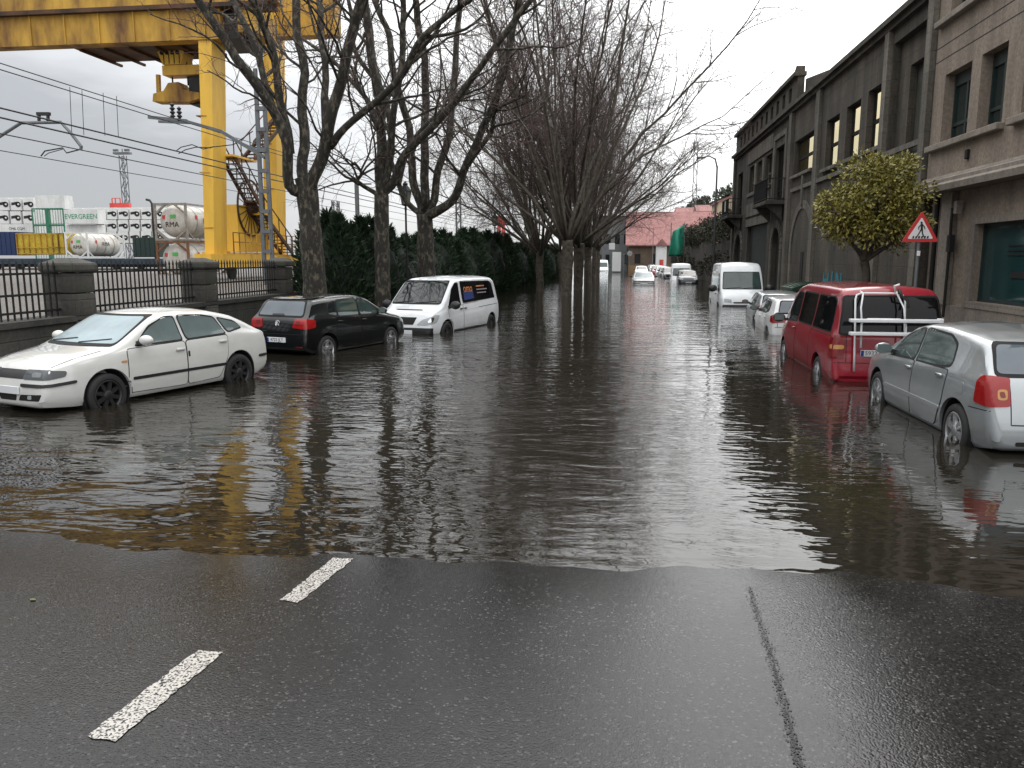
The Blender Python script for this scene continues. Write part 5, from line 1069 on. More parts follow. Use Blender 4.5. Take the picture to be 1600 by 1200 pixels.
mb = MB(); mb.frombm(bm); mb.build('rubbish_bag', M('bin_bag', (.008, .008, .009), .25), lb, smooth=True)
# ------------------------------------------------------------------ trees
m_bark = M('plane_bark', (.105, .092, .066), .85, col2=(.018, .015, .011), vscale=7, stretch=(1.5, 1.5, .7), bump=.6, bscale=14, lo=.36, hi=.50)
m_bark2 = M('dark_branch_bark', (.085, .070, .052), .85, col2=(.026, .022, .016), vscale=5, bump=.3, bscale=20)
m_twig = M('twig_brown', (.095, .060, .052), .8, col2=(.042, .027, .024), vscale=1.2)
def wander(rng, p, d, L_, n, w_, up):
    pts = [p.copy()]; d = d.normalized()
    for i in range(n):
        d = (d + Vector((rng.gauss(0, w_), rng.gauss(0, w_), rng.gauss(0, w_) + up))).normalized(); p = p + d * (L_ / n); pts.append(p.copy())
    return pts
def side_dir(rng, d, ang):
    a = Vector((rng.gauss(0, 1), rng.gauss(0, 1), rng.gauss(0, 1))); a = (a - d * a.dot(d)).normalized()
    return (d * math.cos(ang) + a * math.sin(ang)).normalized()
def sprout(rng, pts, r0, r1, lv, mbs, par):
    """children along a finished branch; mbs = (trunk mesh, crown mesh)"""
    cnt, ln, t0 = par[lv]['n'], par[lv]['len'], par[lv].get('t0', .2); m = len(pts) - 1
    for k in range(cnt):
        t = t0 + (1 - t0) * (k + rng.random()) / cnt; f = t * m; i = min(int(f), m - 1); q = pts[i].lerp(pts[i + 1], f - i); d = (pts[i + 1] - pts[i]).normalized()
        rr = lerp(r0, r1, t); L_ = ln * rng.uniform(.55, 1.25) * (1 - .45 * t); r = min(rr * .7, par[lv]['r'] * rng.uniform(.7, 1.2)); ns = par[lv]['seg']
        c = wander(rng, q, side_dir(rng, d, R(rng.uniform(*par[lv]['ang']))), L_, ns, par[lv]['w'], par[lv]['up']); re = r * .35
        mbs[1 if lv > 0 or r < .02 else 0].tube(c, [lerp(r, re, j / ns) for j in range(ns + 1)], par[lv]['sides'], caps=False)
        if lv + 1 < len(par): sprout(rng, c, r, re, lv + 1, mbs, par)
PAR_FAR = [dict(n=16, len=4.7, r=.034, ang=(22, 52), w=.15, up=.03, seg=8, sides=5, t0=.2), dict(n=8, len=1.9, r=.0135, ang=(28, 70), w=.2, up=-.02, seg=5, sides=4), dict(n=7, len=1.15, r=.0085, ang=(30, 75), w=.26, up=-.06, seg=3, sides=3)]
PAR_NEAR = [dict(n=10, len=3.3, r=.042, ang=(25, 62), w=.15, up=.03, seg=9, sides=6, t0=.22), dict(n=6, len=1.3, r=.014, ang=(30, 65), w=.15, up=-.01, seg=5, sides=4), dict(n=4, len=.65, r=.0075, ang=(30, 70), w=.2, up=-.05, seg=4, sides=3)]
def trunk_path(mb, pts, rad, rng, n=14):
    o = len(mb.v); mb.tube(pts, rad, n)
    for i in range(o, len(mb.v)):
        v = Vector(mb.v[i]); k = mnoise.noise(v * 2.3) * .045 + mnoise.noise(v * 6) * .018; s = i - o
        c = pts[min(s // n, len(pts) - 1)]; mb.v[i] = tuple(v + (v - c) * k * 4)
def dense(pts, k=4):
    o = []
    for i in range(len(pts) - 1):
        p0 = pts[max(i - 1, 0)]; p1 = pts[i]; p2 = pts[i + 1]; p3 = pts[min(i + 2, len(pts) - 1)]
        for j in range(k):
            t = j / k; o.append(.5 * ((2 * p1) + (p2 - p0) * t + (2 * p0 - 5 * p1 + 4 * p2 - p3) * t * t + (3 * p1 - p0 - 3 * p2 + p3) * t ** 3))
    o.append(pts[-1]); return o
def near_tree(label, yy, base, trunk, trad, limbs, seed, zb):
    rng = random.Random(seed); sc = yy / FPX; T = MB(); K = MB(); b = Q(base[0], base[1], yy); b.z = zb
    root = thing('plane_tree', label, 'tree', b, 0, 'bare plane trees along the street'); rel = lambda p: p - b
    tp = [rel(Vector((b.x, yy, zb - .2)))] + [rel(Q(u, v, yy)) for u, v in trunk]; tp = dense(tp, 5); n = len(tp)
    trunk_path(T, tp, [lerp(trad * 1.12, trad * .98, i / (n - 1)) * sc * (1.25 if i < 2 else 1) for i in range(n)], rng)
    for pts, r0, r1, dy in limbs:
        w_ = []; m = len(pts) - 1
        for i, (u, v) in enumerate(pts): w_.append(rel(Q(u, v, yy + dy * (i / m) ** 1.2)))
        if pts[-1][1] <= 12: w_.append(w_[-1] + (w_[-1] - w_[-2]).normalized() * 2.2); w_.append(w_[-1] + (w_[-1] - w_[-2]).normalized() * 2.4 + Vector((rng.gauss(0, .4), rng.gauss(0, .4), 0)))
        w_ = dense(w_, 4); n = len(w_)
        w_ = [p + Vector((mnoise.noise(p * .9 + Vector((seed, 0, 0))), mnoise.noise(p * .9 + Vector((0, seed, 0))), 0)) * .16 * min(1, i / 4) for i, p in enumerate(w_)]
        ra = [lerp(r0, r1 * .85, (i / (n - 1)) ** .7) * sc * .92 * (1 + .10 * mnoise.noise(w_[i] * 1.7)) for i in range(n)]
        T.tube(w_, ra, 9); sprout(rng, w_, ra[0], ra[-1], 0, (T, K), PAR_NEAR)
    T.build('trunk', [m_bark], root, smooth=True, fix=False); K.build('crown', m_twig, root, fix=False)
near_tree('large bare plane tree with mottled forked trunk, nearest, above the black hatchback', 20., (493, 470), [(492, 455), (487, 380), (481, 300), (478, 278)], 17, [
    ([(478, 300), (458, 290), (444, 210), (402, 136), (367, 87), (315, 0)], 11, 6, -1.5), ([(444, 214), (420, 150), (395, 70), (365, 0)], 7.5, 5, .8), ([(453, 240), (447, 190), (430, 115), (409, 35), (397, 0)], 8.5, 5.5, -.6),
    ([(477, 292), (471, 230), (473, 115), (461, 0)], 10.5, 6.5, .7), ([(482, 300), (494, 276), (511, 215), (534, 126), (553, 50), (565, 0)], 13, 7.5, -.8), ([(508, 222), (509, 126), (498, 23), (496, 0)], 7, 5, 1.2), ([(512, 226), (521, 226), (553, 188), (615, 130), (649, 77), (707, 19), (726, 0)], 7.5, 4, -1.5)], 11, 0)
near_tree('slender dark plane tree with a broken side stub, between two thicker trees', 24., (598, 470), [(598, 455), (597, 380), (597, 305)], 11.5, [
    ([(597, 310), (595, 249), (595, 192), (584, 96), (572, 0)], 11, 6.5, .5), ([(599, 300), (607, 268), (615, 211), (622, 146), (630, 57), (632, 0)], 7.5, 4.5, -.8), ([(596, 312), (586, 303), (559, 284), (564, 270), (555, 253)], 5.5, 2.2, -.5), ([(594, 200), (569, 153), (526, 103), (473, 61)], 5.5, 3, 1.2),
    ([(600, 300), (615, 284), (630, 249), (668, 207), (718, 146), (764, 88), (829, 0)], 8.5, 4, -1.6), ([(612, 215), (600, 150), (560, 80), (545, 0)], 5, 3.2, 1.), ([(622, 290), (640, 225), (668, 190), (710, 165), (735, 130)], 5, 2.5, 1.5)], 23, 0)
near_tree('bare plane tree with fan of five limbs, rising behind the white passenger van', 27., (669, 455), [(668, 440), (665, 385), (664, 335)], 13, [
    ([(662, 336), (655, 318), (645, 268), (638, 215), (626, 146), (607, 57), (588, 8)], 8.5, 5, .8), ([(664, 330), (664, 211), (664, 115), (653, 38), (649, 0)], 8, 5, -.5), ([(666, 332), (675, 312), (691, 249), (707, 172), (714, 96), (718, 0)], 8.5, 4.5, 1.2), ([(666, 338), (680, 331), (707, 307), (733, 253), (764, 184), (787, 115), (802, 46), (812, 0)], 9, 4.5, -1.4), ([(731, 258), (768, 207), (776, 172), (822, 149)], 5, 2.4, -.8), ([(660, 335), (640, 318), (610, 250), (590, 200), (560, 130), (530, 80)], 6, 3, 2.)], 37, 0)

def far_tree_mesh(seed, fork, nl, rt, spread):
    rng = random.Random(seed); T = MB(); K = MB()
    tp = [Vector((0, 0, -.6)), Vector((rng.uniform(-.05, .05), 0, .8)), Vector((rng.uniform(-.1, .1), rng.uniform(-.1, .1), fork * .7)), Vector((0, 0, fork))]; tp = dense(tp, 5); n = len(tp)
    trunk_path(T, tp, [rt * (1.18 if i < 3 else .92 + .25 * max(0, (i - n + 5) / 5)) for i in range(n)], rng)
    for k in range(nl):
        az = 2 * math.pi * (k + rng.uniform(-.3, .3)) / nl * (1 if k < nl * .55 else 1.73); inc = R(spread[0] + (spread[1] - spread[0]) * (rng.random() ** .8) if k < nl * .62 else rng.uniform(6, 40)); L_ = rng.uniform(17, 22) * (1 if inc < R(42) else .62)
        d = Vector((math.sin(inc) * math.cos(az), math.sin(inc) * math.sin(az), math.cos(inc)))
        p = Vector((d.x * rt * .5, d.y * rt * .5, fork - .25 + rng.uniform(-.2, .3))); pts = wander(rng, p, d, L_, 12, .095, .008); r0 = rng.uniform(.09, .14); r1 = .02
        T.tube(pts, [lerp(r0, r1, (j / 12) ** .8) for j in range(13)], 7); sprout(rng, pts, r0, r1, 0, (T, K), PAR_FAR)
    a = T.build('trunk', m_bark2, None, smooth=True, fix=False); b = K.build('crown', m_twig, None, fix=False); return a, b
FT = [far_tree_mesh(6, 3.1, 15, .31, (22, 58)), far_tree_mesh(9, 2.9, 13, .29, (20, 60)), far_tree_mesh(13, 3.2, 11, .30, (15, 60))]
used = [False] * 3
def far_tree(k, x, y, rz, s, lab):
    t = thing('plane_tree', lab, 'tree', (x, y, -.1), rz, 'bare plane trees along the street'); t.scale = (s, s, s)
    for o in FT[k]:
        if not used[k]: c = o
        else: c = o.copy(); C.objects.link(c)
        c.parent = t
    used[k] = True
FAR_TREES = [(0, -2.75, 43.5, .3, 1.0, 'thick old plane tree with a dense fan of branches, first of the middle row'), (2, -4.75, 49, 2.0, .8, 'thin leaning plane tree left of the thick old trunk'), (1, -2.45, 51, 1.2, 1.05, 'plane tree right behind the thick old trunk in the middle row'),
    (2, -2.95, 59, 4.0, 1.0, 'third plane tree of the middle row, partly hidden by nearer trunks'), (0, -2.4, 67, 2.2, .98, 'fourth plane tree of the middle row, partly hidden by nearer trunks'), (1, -2.9, 76, 3.3, 1.0, 'fifth plane tree of the middle row, far down the street'), (2, -2.5, 86, 5.1, 1.0, 'sixth plane tree of the middle row, far down the street'), (0, -2.4, 98, 1.0, .95, 'last plane tree of the middle row, beside the distant white truck'),
    (1, -6.3, 64, .6, .85, 'distant plane tree over the far end of the conifer hedge'), (2, -6.0, 84, 2.9, .9, 'most distant plane tree of the left row beyond the hedge')]
for a in FAR_TREES: far_tree(*a)

# conifer hedge: needle sprays through the volume of each bush
m_con = M('conifer_needles', (.034, .060, .028), .7, col2=(.009, .021, .011), vscale=2.0, island=True, spec=.2)
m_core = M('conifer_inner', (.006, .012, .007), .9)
def conifer(seed, h, r, n):
    rng = random.Random(seed); mb = MB(); tops = [(rng.uniform(-.45, .45) * r, rng.uniform(-.45, .45) * r, h * rng.uniform(.8, 1.0), r * rng.uniform(.5, .75)) for _ in range(4)] + [(0, 0, h, r * .8)]
    for _ in range(n):
        cx, cy, hh, rr = tops[rng.randrange(5)]; t = rng.random() ** .8; prof = (1 - t ** 2.2) * (.75 + .25 * min(1, t * 4)); a = rng.uniform(0, 6.283); q = prof * rr * (rng.random() ** .35) * (1 + .22 * math.sin(3 * a + cx * 9 + t * 7))
        p = Vector((cx + q * math.cos(a), cy + q * math.sin(a), t * hh)); d = Vector((math.cos(a) * .7 + rng.gauss(0, .35), math.sin(a) * .7 + rng.gauss(0, .35), .75 + rng.gauss(0, .3))).normalized(); L_ = rng.uniform(.14, .36); s = side_dir(rng, d, math.pi / 2) * rng.uniform(.02, .042)
        e = p + d * L_; m = p + d * L_ * .45; mb.add([tuple(p), tuple(m + s), tuple(e), tuple(m - s)], [(0, 1, 2, 3)])
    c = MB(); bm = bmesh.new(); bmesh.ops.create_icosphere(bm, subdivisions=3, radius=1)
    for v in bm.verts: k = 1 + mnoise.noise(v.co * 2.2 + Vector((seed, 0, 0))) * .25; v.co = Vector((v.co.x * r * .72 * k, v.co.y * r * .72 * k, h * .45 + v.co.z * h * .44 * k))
    c.frombm(bm); return mb.build('foliage', m_con, None, fix=False), c.build('dark_core', m_core, None)  # dark core blob added inside the needles to keep the bush opaque
CF = [conifer(1, 3.5, 1.35, 9000), conifer(2, 3.15, 1.3, 9000), conifer(3, 3.35, 1.4, 9000)]; cused = [0] * 3; rng = random.Random(77); y = 24.6; i = 0
cw = ['tallest dark conifer at the left end of the hedge, beside the nearest plane trunk', 'dark conifer bush right of the nearest plane trunk', 'dark conifer bush left of the slender plane tree', 'dark conifer bush behind the slender plane tree', 'dark conifer bush between the slender and the third tree', 'dark conifer bush behind the white passenger van']
while y < 96:
    k = i % 3; s = rng.uniform(.9, 1.12) * (.93 if i == 0 else 1); lab = cw[i] if i < len(cw) else 'dark green conifer bush in the far part of the hedge'
    t = thing('conifer_bush', lab, 'bush', (-9.1 + .028 * (y - 24) + rng.uniform(-.25, .25), y, -.25), rng.uniform(0, 6.28), 'dark conifer bushes of the hedge'); t.scale = (s, s, s * rng.uniform(.92, 1.08))
    for o in CF[k]:
        c = o if not cused[k] else o.copy()
        if cused[k]: C.objects.link(c)
        c.parent = t
    cused[k] = 1; y += (1.7 if y < 50 else 2.6) * rng.uniform(.85, 1.15); i += 1

# clipped round tree on the pavement
m_leafy = M('yellow_green_leaves', (.33, .28, .055), .5, col2=(.07, .08, .018), vscale=1.6, island=True)
ty = 20.2; tc_ = Q(1366, 322, ty); rt = thing('round_tree', 'small clipped tree with round yellow green crown in front of the dark building', 'tree', (Q(1352, 440, ty).x, ty, -.2))
rng = random.Random(4); T = MB(); b = Vector(root_loc(rt)); f = Q(1350, 408, ty)
T.tube(dense([b + Vector((0, 0, -.1)), Q(1353, 440, ty), f], 4), [.12, .115, .11, .105, .10, .10, .10, .10, .11], 10)
for e in ((1322, 372), (1338, 340), (1362, 350), (1385, 360), (1400, 375)):
    q = Q(*e, ty + rng.uniform(-.5, .5)); T.tube(dense([f, f.lerp(q, .45) + Vector((rng.gauss(0, .06), rng.gauss(0, .06), .02)), q], 4), [.075 - .005 * j for j in range(9)], 7)
    for _ in range(7): h = q + Vector((rng.gauss(0, .6), rng.gauss(0, .6), rng.uniform(.2, 1.0))); T.tube([q, q.lerp(h, .5) + Vector((0, 0, .1)), h], [.03, .02, .01], 5)
T.build('trunk', m_bark2, rt, smooth=True, world=True, fix=False)
K = MB(); cl = []
for _ in range(95):
    d = Vector((rng.gauss(0, 1), rng.gauss(0, 1), rng.gauss(0, 1))).normalized(); rad = rng.random() ** .33 * (1.14 + .24 * mnoise.noise(d * 2.1)); c = Vector((d.x * rad, d.y * rad, d.z * rad * .92 + .02))
    if c.z < -.75 and rng.random() < .6: c.z *= .6
    cl.append((tc_ + c, rng.uniform(.24, .40)))
for c, r in cl:
    for _ in range(210):
        d = Vector((rng.gauss(0, 1), rng.gauss(0, 1), rng.gauss(0, 1) + .25)).normalized(); p = c + d * r * rng.random() ** .45; o = (d + Vector((rng.gauss(0, .5), rng.gauss(0, .5), rng.gauss(0, .5) - .25))).normalized(); L_ = rng.uniform(.07, .125); s = side_dir(rng, o, math.pi / 2) * L_ * .24
        m = p + o * L_ * .5; K.add([tuple(p), tuple(m + s), tuple(p + o * L_), tuple(m - s)], [(0, 1, 2, 3)])
K.build('crown', m_leafy, rt, world=True, fix=False)
# ------------------------------------------------------------------ bike rack, more cars, far end of the street
rk = thing('bike_rack', 'white tubular bike rack hanging on the tailgate of the dark red van', 'bike rack', t5.location, t5.rotation_euler[2]); m_rk = M('rack_white', (.66, .67, .68), .35, var=.15)
def tail_x(z): return T5['bvh'].ray_cast(Vector((-6, .3, z)), Vector((1, 0, 0)))[0].x
for off, h1, y0, y1, nm in ((.07, 1.83, .58, -.20, 'rear_hoop'), (.24, 1.42, .53, -.16, 'wheel_hoop')):
    mb = MB(); pts = []
    zz = [.55, .9, 1.2, h1 - .10] if nm == 'rear_hoop' else [.95, 1.2, h1 - .08]
    for z in zz: pts.append(Vector((tail_x(z) - off, y0, z)))
    pts += [Vector((tail_x(h1) - off, y0 - .03, h1 - .03)), Vector((tail_x(h1) - off, y0 - .10, h1)), Vector((tail_x(h1) - off, y1 + .10, h1)), Vector((tail_x(h1) - off, y1 + .03, h1 - .03))]
    for z in zz[::-1]: pts.append(Vector((tail_x(z) - off, y1, z)))
    mb.tube(pts, .017, 8); mb.build(nm, m_rk, rk, smooth=True)
for s, y in ((1, .53), (-1, -.14)):
    mb = MB(); mb.tube([Vector((tail_x(1.80) + .02, y - s * .05, 1.86)), Vector((tail_x(1.75) - .07, y - s * .07, 1.83)), Vector((tail_x(1.6) - .2, y, 1.60)), Vector((tail_x(1.42) - .24, y, 1.42))], .015, 8); mb.build('strut', m_rk, rk, smooth=True)
for z, off in ((1.40, .30), (1.19, .30)):
    mb = MB(); mb.cbox((tail_x(z) - off, .03, z), (.13, 1.40, .055), .012); r_ = mb.build('wheel_rail', m_rk, rk)
    mb = MB(); mb.cbox((tail_x(z) - off, -.66, z + .0), (.15, .07, .09), .015); mb.build('end_strap', m_rk, r_); 
mb = MB()
mb.tube([(tail_x(1.8) - .1, -.10, 1.84), (tail_x(1.8) - .2, -.06, 1.90), (tail_x(1.8) - .26, -.09, 1.80), (tail_x(1.8) - .2, -.2, 1.72), (tail_x(1.7) - .24, -.2, 1.62)], .022, 7); mb.build('bike_clamp', m_black, rk, smooth=True)
mb = MB(); mb.tube([(tail_x(1.8) - .08, -.05, 1.86), (tail_x(1.8) - .10, -.02, 1.95), (tail_x(1.8) - .13, -.09, 1.98)], .02, 7); mb.build('clamp_hook', m_rk, rk, smooth=True)

p_grey = paint('grey_car_paint', (.16, .17, .18)); p_dark = paint('dark_blue_car_paint', (.015, .018, .025)); p_w2 = paint('white_far_paint', (.68, .69, .69))
FLOOD = 'cars in the flooded street farther away'
w2 = dict(POLO, paint=p_w2, plates=[], mmirror=m_black, trim=[t_ for t_ in POLO['trim'] if t_[0] not in ('model_badge', 'roof_edge')])
place(w2, 'hatchback_car', 'small white hatchback seen from behind, just beyond the dark red van', 'car', (4.16, 22.6), 1, 2, 1, -.46, FLOOD)
w3 = dict(COROLLA, paint=m_sil, plates=[], mmirror=m_rd)
place(w3, 'hatchback_car', 'pale silver hatchback ahead of the small white one, near the dumpster', 'car', (4.62, 27.4), 1, 3, 1, -.52, FLOOD)
bxv = place(BOXER, 'delivery_van', 'tall white delivery van facing the camera with wide windscreen, beside the arched doors', 'van', (4.42, 35.6), -1, 181, 0, -.60, FLOOD)
wipers(BOXER, bxv, 1.0, ((.05, .7), (-.65, -.02)))
def far(S, paint_, loc, head, lab, nm='hatchback_car', cat='car', **k):
    return build_car(dict(S, paint=paint_, ns=40, arch=None, plates=[('F', (0, .45), '')], mmirror=m_black, **k), nm, lab, cat, loc, head, FLOOD)
far(LEON, p_w2, (2.05, 63.5, -.42), 180, 'white car driving towards the camera in the middle of the flooded street')
far(POLO, p_dark, (5.75, 67, -.35), 182, 'dark car facing the camera, nearest in the far parked row')
far(BOXER, m_wvan, (5.9, 76, -.9), 182, 'white van parked right behind the dark car in the far row', 'delivery_van', 'van')
for (S, p_, y, lab) in ((COROLLA, p_dark, 83, 'dark car half hidden beside the far white van'), (POLO, p_grey, 90, 'grey car in the far row, third from the dark car'), (LEON, p_w2, 97, 'white car in the far parked row beyond the grey one'), (COROLLA, m_rd, 104, 'dark red car deep in the far parked row'), (LEON, p_w2, 112, 'white car near the end of the far parked row'), (POLO, p_dark, 120, 'dark car at the very end of the far parked row')):
    far(S, p_, (5.4 if y < 100 else 5.2, y, -.35), 181, lab)
far(COROLLA, p_w2, (3.0, 102, -.4), 180, 'distant white car in the roadway behind the driving one')
far(BOXER, m_wvan, (-2.4, 128, -.7), 178, 'distant white truck at the left end of the street beside the tree trunks', 'truck', 'truck')

def lantern(u, vt, yy, zb, lab):
    c = Q(u, vt, yy); t = thing('street_lantern', lab, 'street lamp', (c.x, yy, zb), 0, 'old style lanterns along the hedge'); h = c.z - zb; s = 1.0
    mb = MB(); mb.lathe([(.11, 0), (.12, .3), (.07, .5), (.045, .6), (.035, h - 1.0), (.05, h - .95), (.03, h - .85)], (0, 0, 0), 'z', 10); mb.build('post', m_iron, t, smooth=True)
    mb = MB(); mb.lathe([(.13, h - .80), (.20, h - .36)], (0, 0, 0), 'z', 6); mb.build('lamp_glass', glass('lantern_glass', (.34, .34, .30), .2), t)
    mb = MB(); mb.lathe([(.03, h - .86), (.14, h - .82), (.14, h - .79)], (0, 0, 0), 'z', 6); mb.lathe([(.24, h - .36), (.22, h - .32), (.08, h - .14), (.10, h - .10), (.03, h - .02), (.001, h)], (0, 0, 0), 'z', 6)
    for k in range(6): a = k * math.pi / 3; mb.bar((.13 * math.cos(a), .13 * math.sin(a), h - .8), (.205 * math.cos(a), .205 * math.sin(a), h - .36), .02)
    mb.build('lamp_cap', m_iron, t)
lantern(633, 283, 27.5, -.2, 'black lantern lamp post between the slender and the third plane tree'); lantern(773, 332, 50, -.2, 'black lantern lamp post above the hedge, left of the red harbour crane'); lantern(822, 350, 72, -.2, 'small far lantern lamp post at the right end of the hedge')
ly = 47; p = Q(1121, 250, ly); sl = thing('street_lamp', 'tall thin street lamp with curved arm beside the dark building', 'street lamp', (p.x, ly, -.2)); mb = MB(); q = Q(1092, 248, ly)
mb.tube([(p.x, ly, -.3), (p.x, ly, p.z - 1.6), (p.x, ly, p.z - .4), (p.x - .12, ly, p.z + .05), (p.x - .45, ly, p.z + .22), (q.x + .3, ly, q.z + .1)], [.075, .055, .05, .045, .04, .035], 10); mb.build('pole', m_gsteel, sl, smooth=True, world=True)
mb = MB(); mb.cbox((q.x + .12, ly, q.z + .06), (.5, .2, .1), .03); mb.build('lamp_head', m_gsteel, sl, world=True)

# ivy covered wall, netting, houses, hill
mb = MB(); n = 24; rg = random.Random(9)
for k in range(n):
    y0, y1 = 58.3 + k * 2.0, 58.3 + (k + 1) * 2.0; mb.bb(7.9, 8.5, y0, y1 - .004, -.5, 3.3 + .5 * mnoise.noise(Vector((k * .4, 0, 0))))
tag(mb.build('ruined_wall', m_b2), 'dark ruined stone wall overgrown with ivy beyond the old building', 'wall')
m_ivy = M('ivy_leaves', (.045, .040, .018), .8, col2=(.014, .016, .009), vscale=.7, island=True)
def leaf_mass(name, mat, cl, per, sz, seed, flat=1.):
    rng = random.Random(seed); mb = MB()
    for c, r in cl:
        c = Vector(c)
        for _ in range(per):
            d = Vector((rng.gauss(0, 1), rng.gauss(0, 1), rng.gauss(0, 1))).normalized(); p = c + Vector((d.x, d.y, d.z * flat)) * r * rng.random() ** .4; o = (d + Vector((rng.gauss(0, .5), rng.gauss(0, .5), rng.gauss(0, .5)))).normalized(); L_ = sz * rng.uniform(.7, 1.4); s = side_dir(rng, o, math.pi / 2) * L_ * .35; m = p + o * L_ * .5
            mb.add([tuple(p), tuple(m + s), tuple(p + o * L_), tuple(m - s)], [(0, 1, 2, 3)])
    return mb.build(name, mat, None, fix=False)
cl = []
for k in range(130):
    y = rg.uniform(58.5, 106); top = 4.9 + .9 * mnoise.noise(Vector((y * .13, 3, 0))) - (y > 98) * 1.; z = rg.uniform(.6, 1) ** .5 * top if rg.random() < .8 else rg.uniform(1, 3)
    cl.append(((rg.uniform(7.5, 9.2), y, z), rg.uniform(.4, .95)))
tag(leaf_mass('ivy', m_ivy, cl, 260, .15, 3), 'thick brownish green ivy and brambles growing over the ruined wall', 'ivy', kind='stuff')
m_net = M('green_netting', (.03, .30, .20), .6, col2=(.01, .16, .10), vscale=1.2, stretch=(1, 1, .3)); a = Q(1044, 400, 92); b = Q(1071, 350, 92); mb = MB(); nn = 14; mm = 12
for j in range(mm + 1):
    for i in range(nn + 1):
        s, t_ = i / nn, j / mm; x = lerp(a.x, b.x, s * (1 - .25 * t_) + .25 * t_); mb.v.append((x, 92 + .45 * math.sin(s * 9 + t_ * 2) * (1 - .4 * t_) + 1.2 * s, lerp(a.z, b.z - .8 * (1 - s), t_)))
mb.f = [(j * (nn + 1) + i, j * (nn + 1) + i + 1, (j + 1) * (nn + 1) + i + 1, (j + 1) * (nn + 1) + i) for j in range(mm) for i in range(nn)]
gn = thing('green_netting', 'bright green scaffold netting draped on posts beside the ruined wall', 'netting', (a.x, 92, -.3)); o = mb.build('net', m_net, gn, smooth=True, world=True, fix=False); sm = o.modifiers.new('thick', 'SOLIDIFY'); sm.thickness = .02
for x in (a.x + .3, b.x): mb = MB(); mb.bar((x, 92.9, -.3), (x, 92.9, b.z + .2), .1); mb.build('post', m_cw if 0 else m_gsteel, gn, world=True)
m_tile = M('red_tiles', (.29, .13, .12), .8, col2=(.19, .085, .08), vscale=1.5, bump=.3, bscale=12); m_brw = stone_mat('brown_wall', (.13, .095, .065), (.06, .045, .035), (1, .4), .01, .6); m_greyw = M('grey_blue_wall', (.15, .16, .165), .8, var=.3, vscale=.8); m_cream = M('cream_wall', (.42, .34, .23), .8, var=.15)
hx0, hx1 = Q(982, 400, 130).x, Q(1122, 400, 130).x; hs = thing('red_roofed_house', 'long brown house with a faded red tiled roof at the end of the street', 'house', ((hx0 + hx1) / 2, 134, -.3)); ez, rz_ = Q(1000, 384, 130).z, Q(1000, 333, 138).z
mb = MB(); mb.bb(hx0, hx1, 130, 146, -.4, ez); mb.prism([(hx0, 130.1, ez), (hx0, 146, ez), (hx0, 138, rz_ - .15)], (hx1 - hx0, 0, 0)); mb.build('wall', m_brw, hs, world=True)
mb = MB(); mb.prism([(hx0 - .5, 129.3, ez - .05), (hx0 - .5, 138, rz_), (hx0 - .5, 146.7, ez - .05), (hx0 - .5, 146.7, ez + .15), (hx0 - .5, 138, rz_ + .2), (hx0 - .5, 129.3, ez + .15)], (hx1 - hx0 + 1, 0, 0)); mb.build('roof', m_tile, hs, world=True)
for k in range(5): x = lerp(hx0 + 1, hx1 - 1.5, k / 4); mb = MB(); mb.bb(x, x + .9, 129.93, 129.99, 1.2, 2.7); mb.build('window', m_dark, hs, world=True)
mb = MB(); mb.bb(hx0, hx0 + 7, 129.6, 129.9, -.4, .9); mb.build('low_wall', M('ochre_wall', (.22, .13, .06), .8), hs, world=True)
gx0, gx1 = Q(925, 400, 136).x, Q(986, 400, 136).x; gh = thing('grey_building', 'plain grey two storey building left of the red roofed house', 'building', ((gx0 + gx1) / 2, 136, -.3)); gz_ = Q(960, 340, 136).z
mb = MB(); mb.bb(gx0, gx1 - .6, 136, 150, -.4, gz_); mb.build('wall', m_greyw, gh, world=True); mb = MB(); mb.bb(gx0 - .3, gx1 - .4, 135.7, 150, gz_ + .003, gz_ + .3); mb.build('roof', m_dark, gh, world=True)
for k in range(4):
    for z in (1.0, 4.4): x = gx0 + .8 + k * 1.5; mb = MB(); mb.bb(x, x + .8, 135.94, 135.99, z, z + 1.6); mb.build('window', g_dark, gh, world=True)
m_sgn = M('sign_grey', (.4, .4, .4), .5)
for (u, vt, vb, wd, yy, mt, nm, lab) in ((963, 394, 424, 1.2, 112, m_cw, 'white_panel', 'narrow white upright panel beside the distant truck'), (956, 380, 390, .8, 110, m_cw, 'hanging_sign', 'small white sign above the narrow white panel')):
    a = Q(u, vb, yy); b = Q(u, vt, yy); t = thing(nm, lab, 'sign', (a.x, yy, -.3)); mb = MB(); mb.cbox((a.x, yy, (a.z + b.z) / 2), (wd, .12, b.z - a.z), .02); mb.build('board', mt, t, world=True); mb = MB(); mb.bar((a.x - wd * .3, yy + .12, -.4), (a.x - wd * .3, yy + .12, b.z - .2), .1); mb.build('post', m_gsteel, t, world=True)
a = Q(984, 396, 100); t = thing('round_sign', 'distant round traffic sign on a pole in front of the grey building', 'sign', (a.x, 100, -.3)); mb = MB(); mb.cyl((a.x, 99.97, a.z), (a.x, 100, a.z), .32, n=24); mb.build('disc', m_sgn, t, world=True); mb = MB(); mb.cyl((a.x, 100.05, -.4), (a.x, 100.05, a.z + .2), .04, n=8); mb.build('pole', m_gsteel, t, world=True)
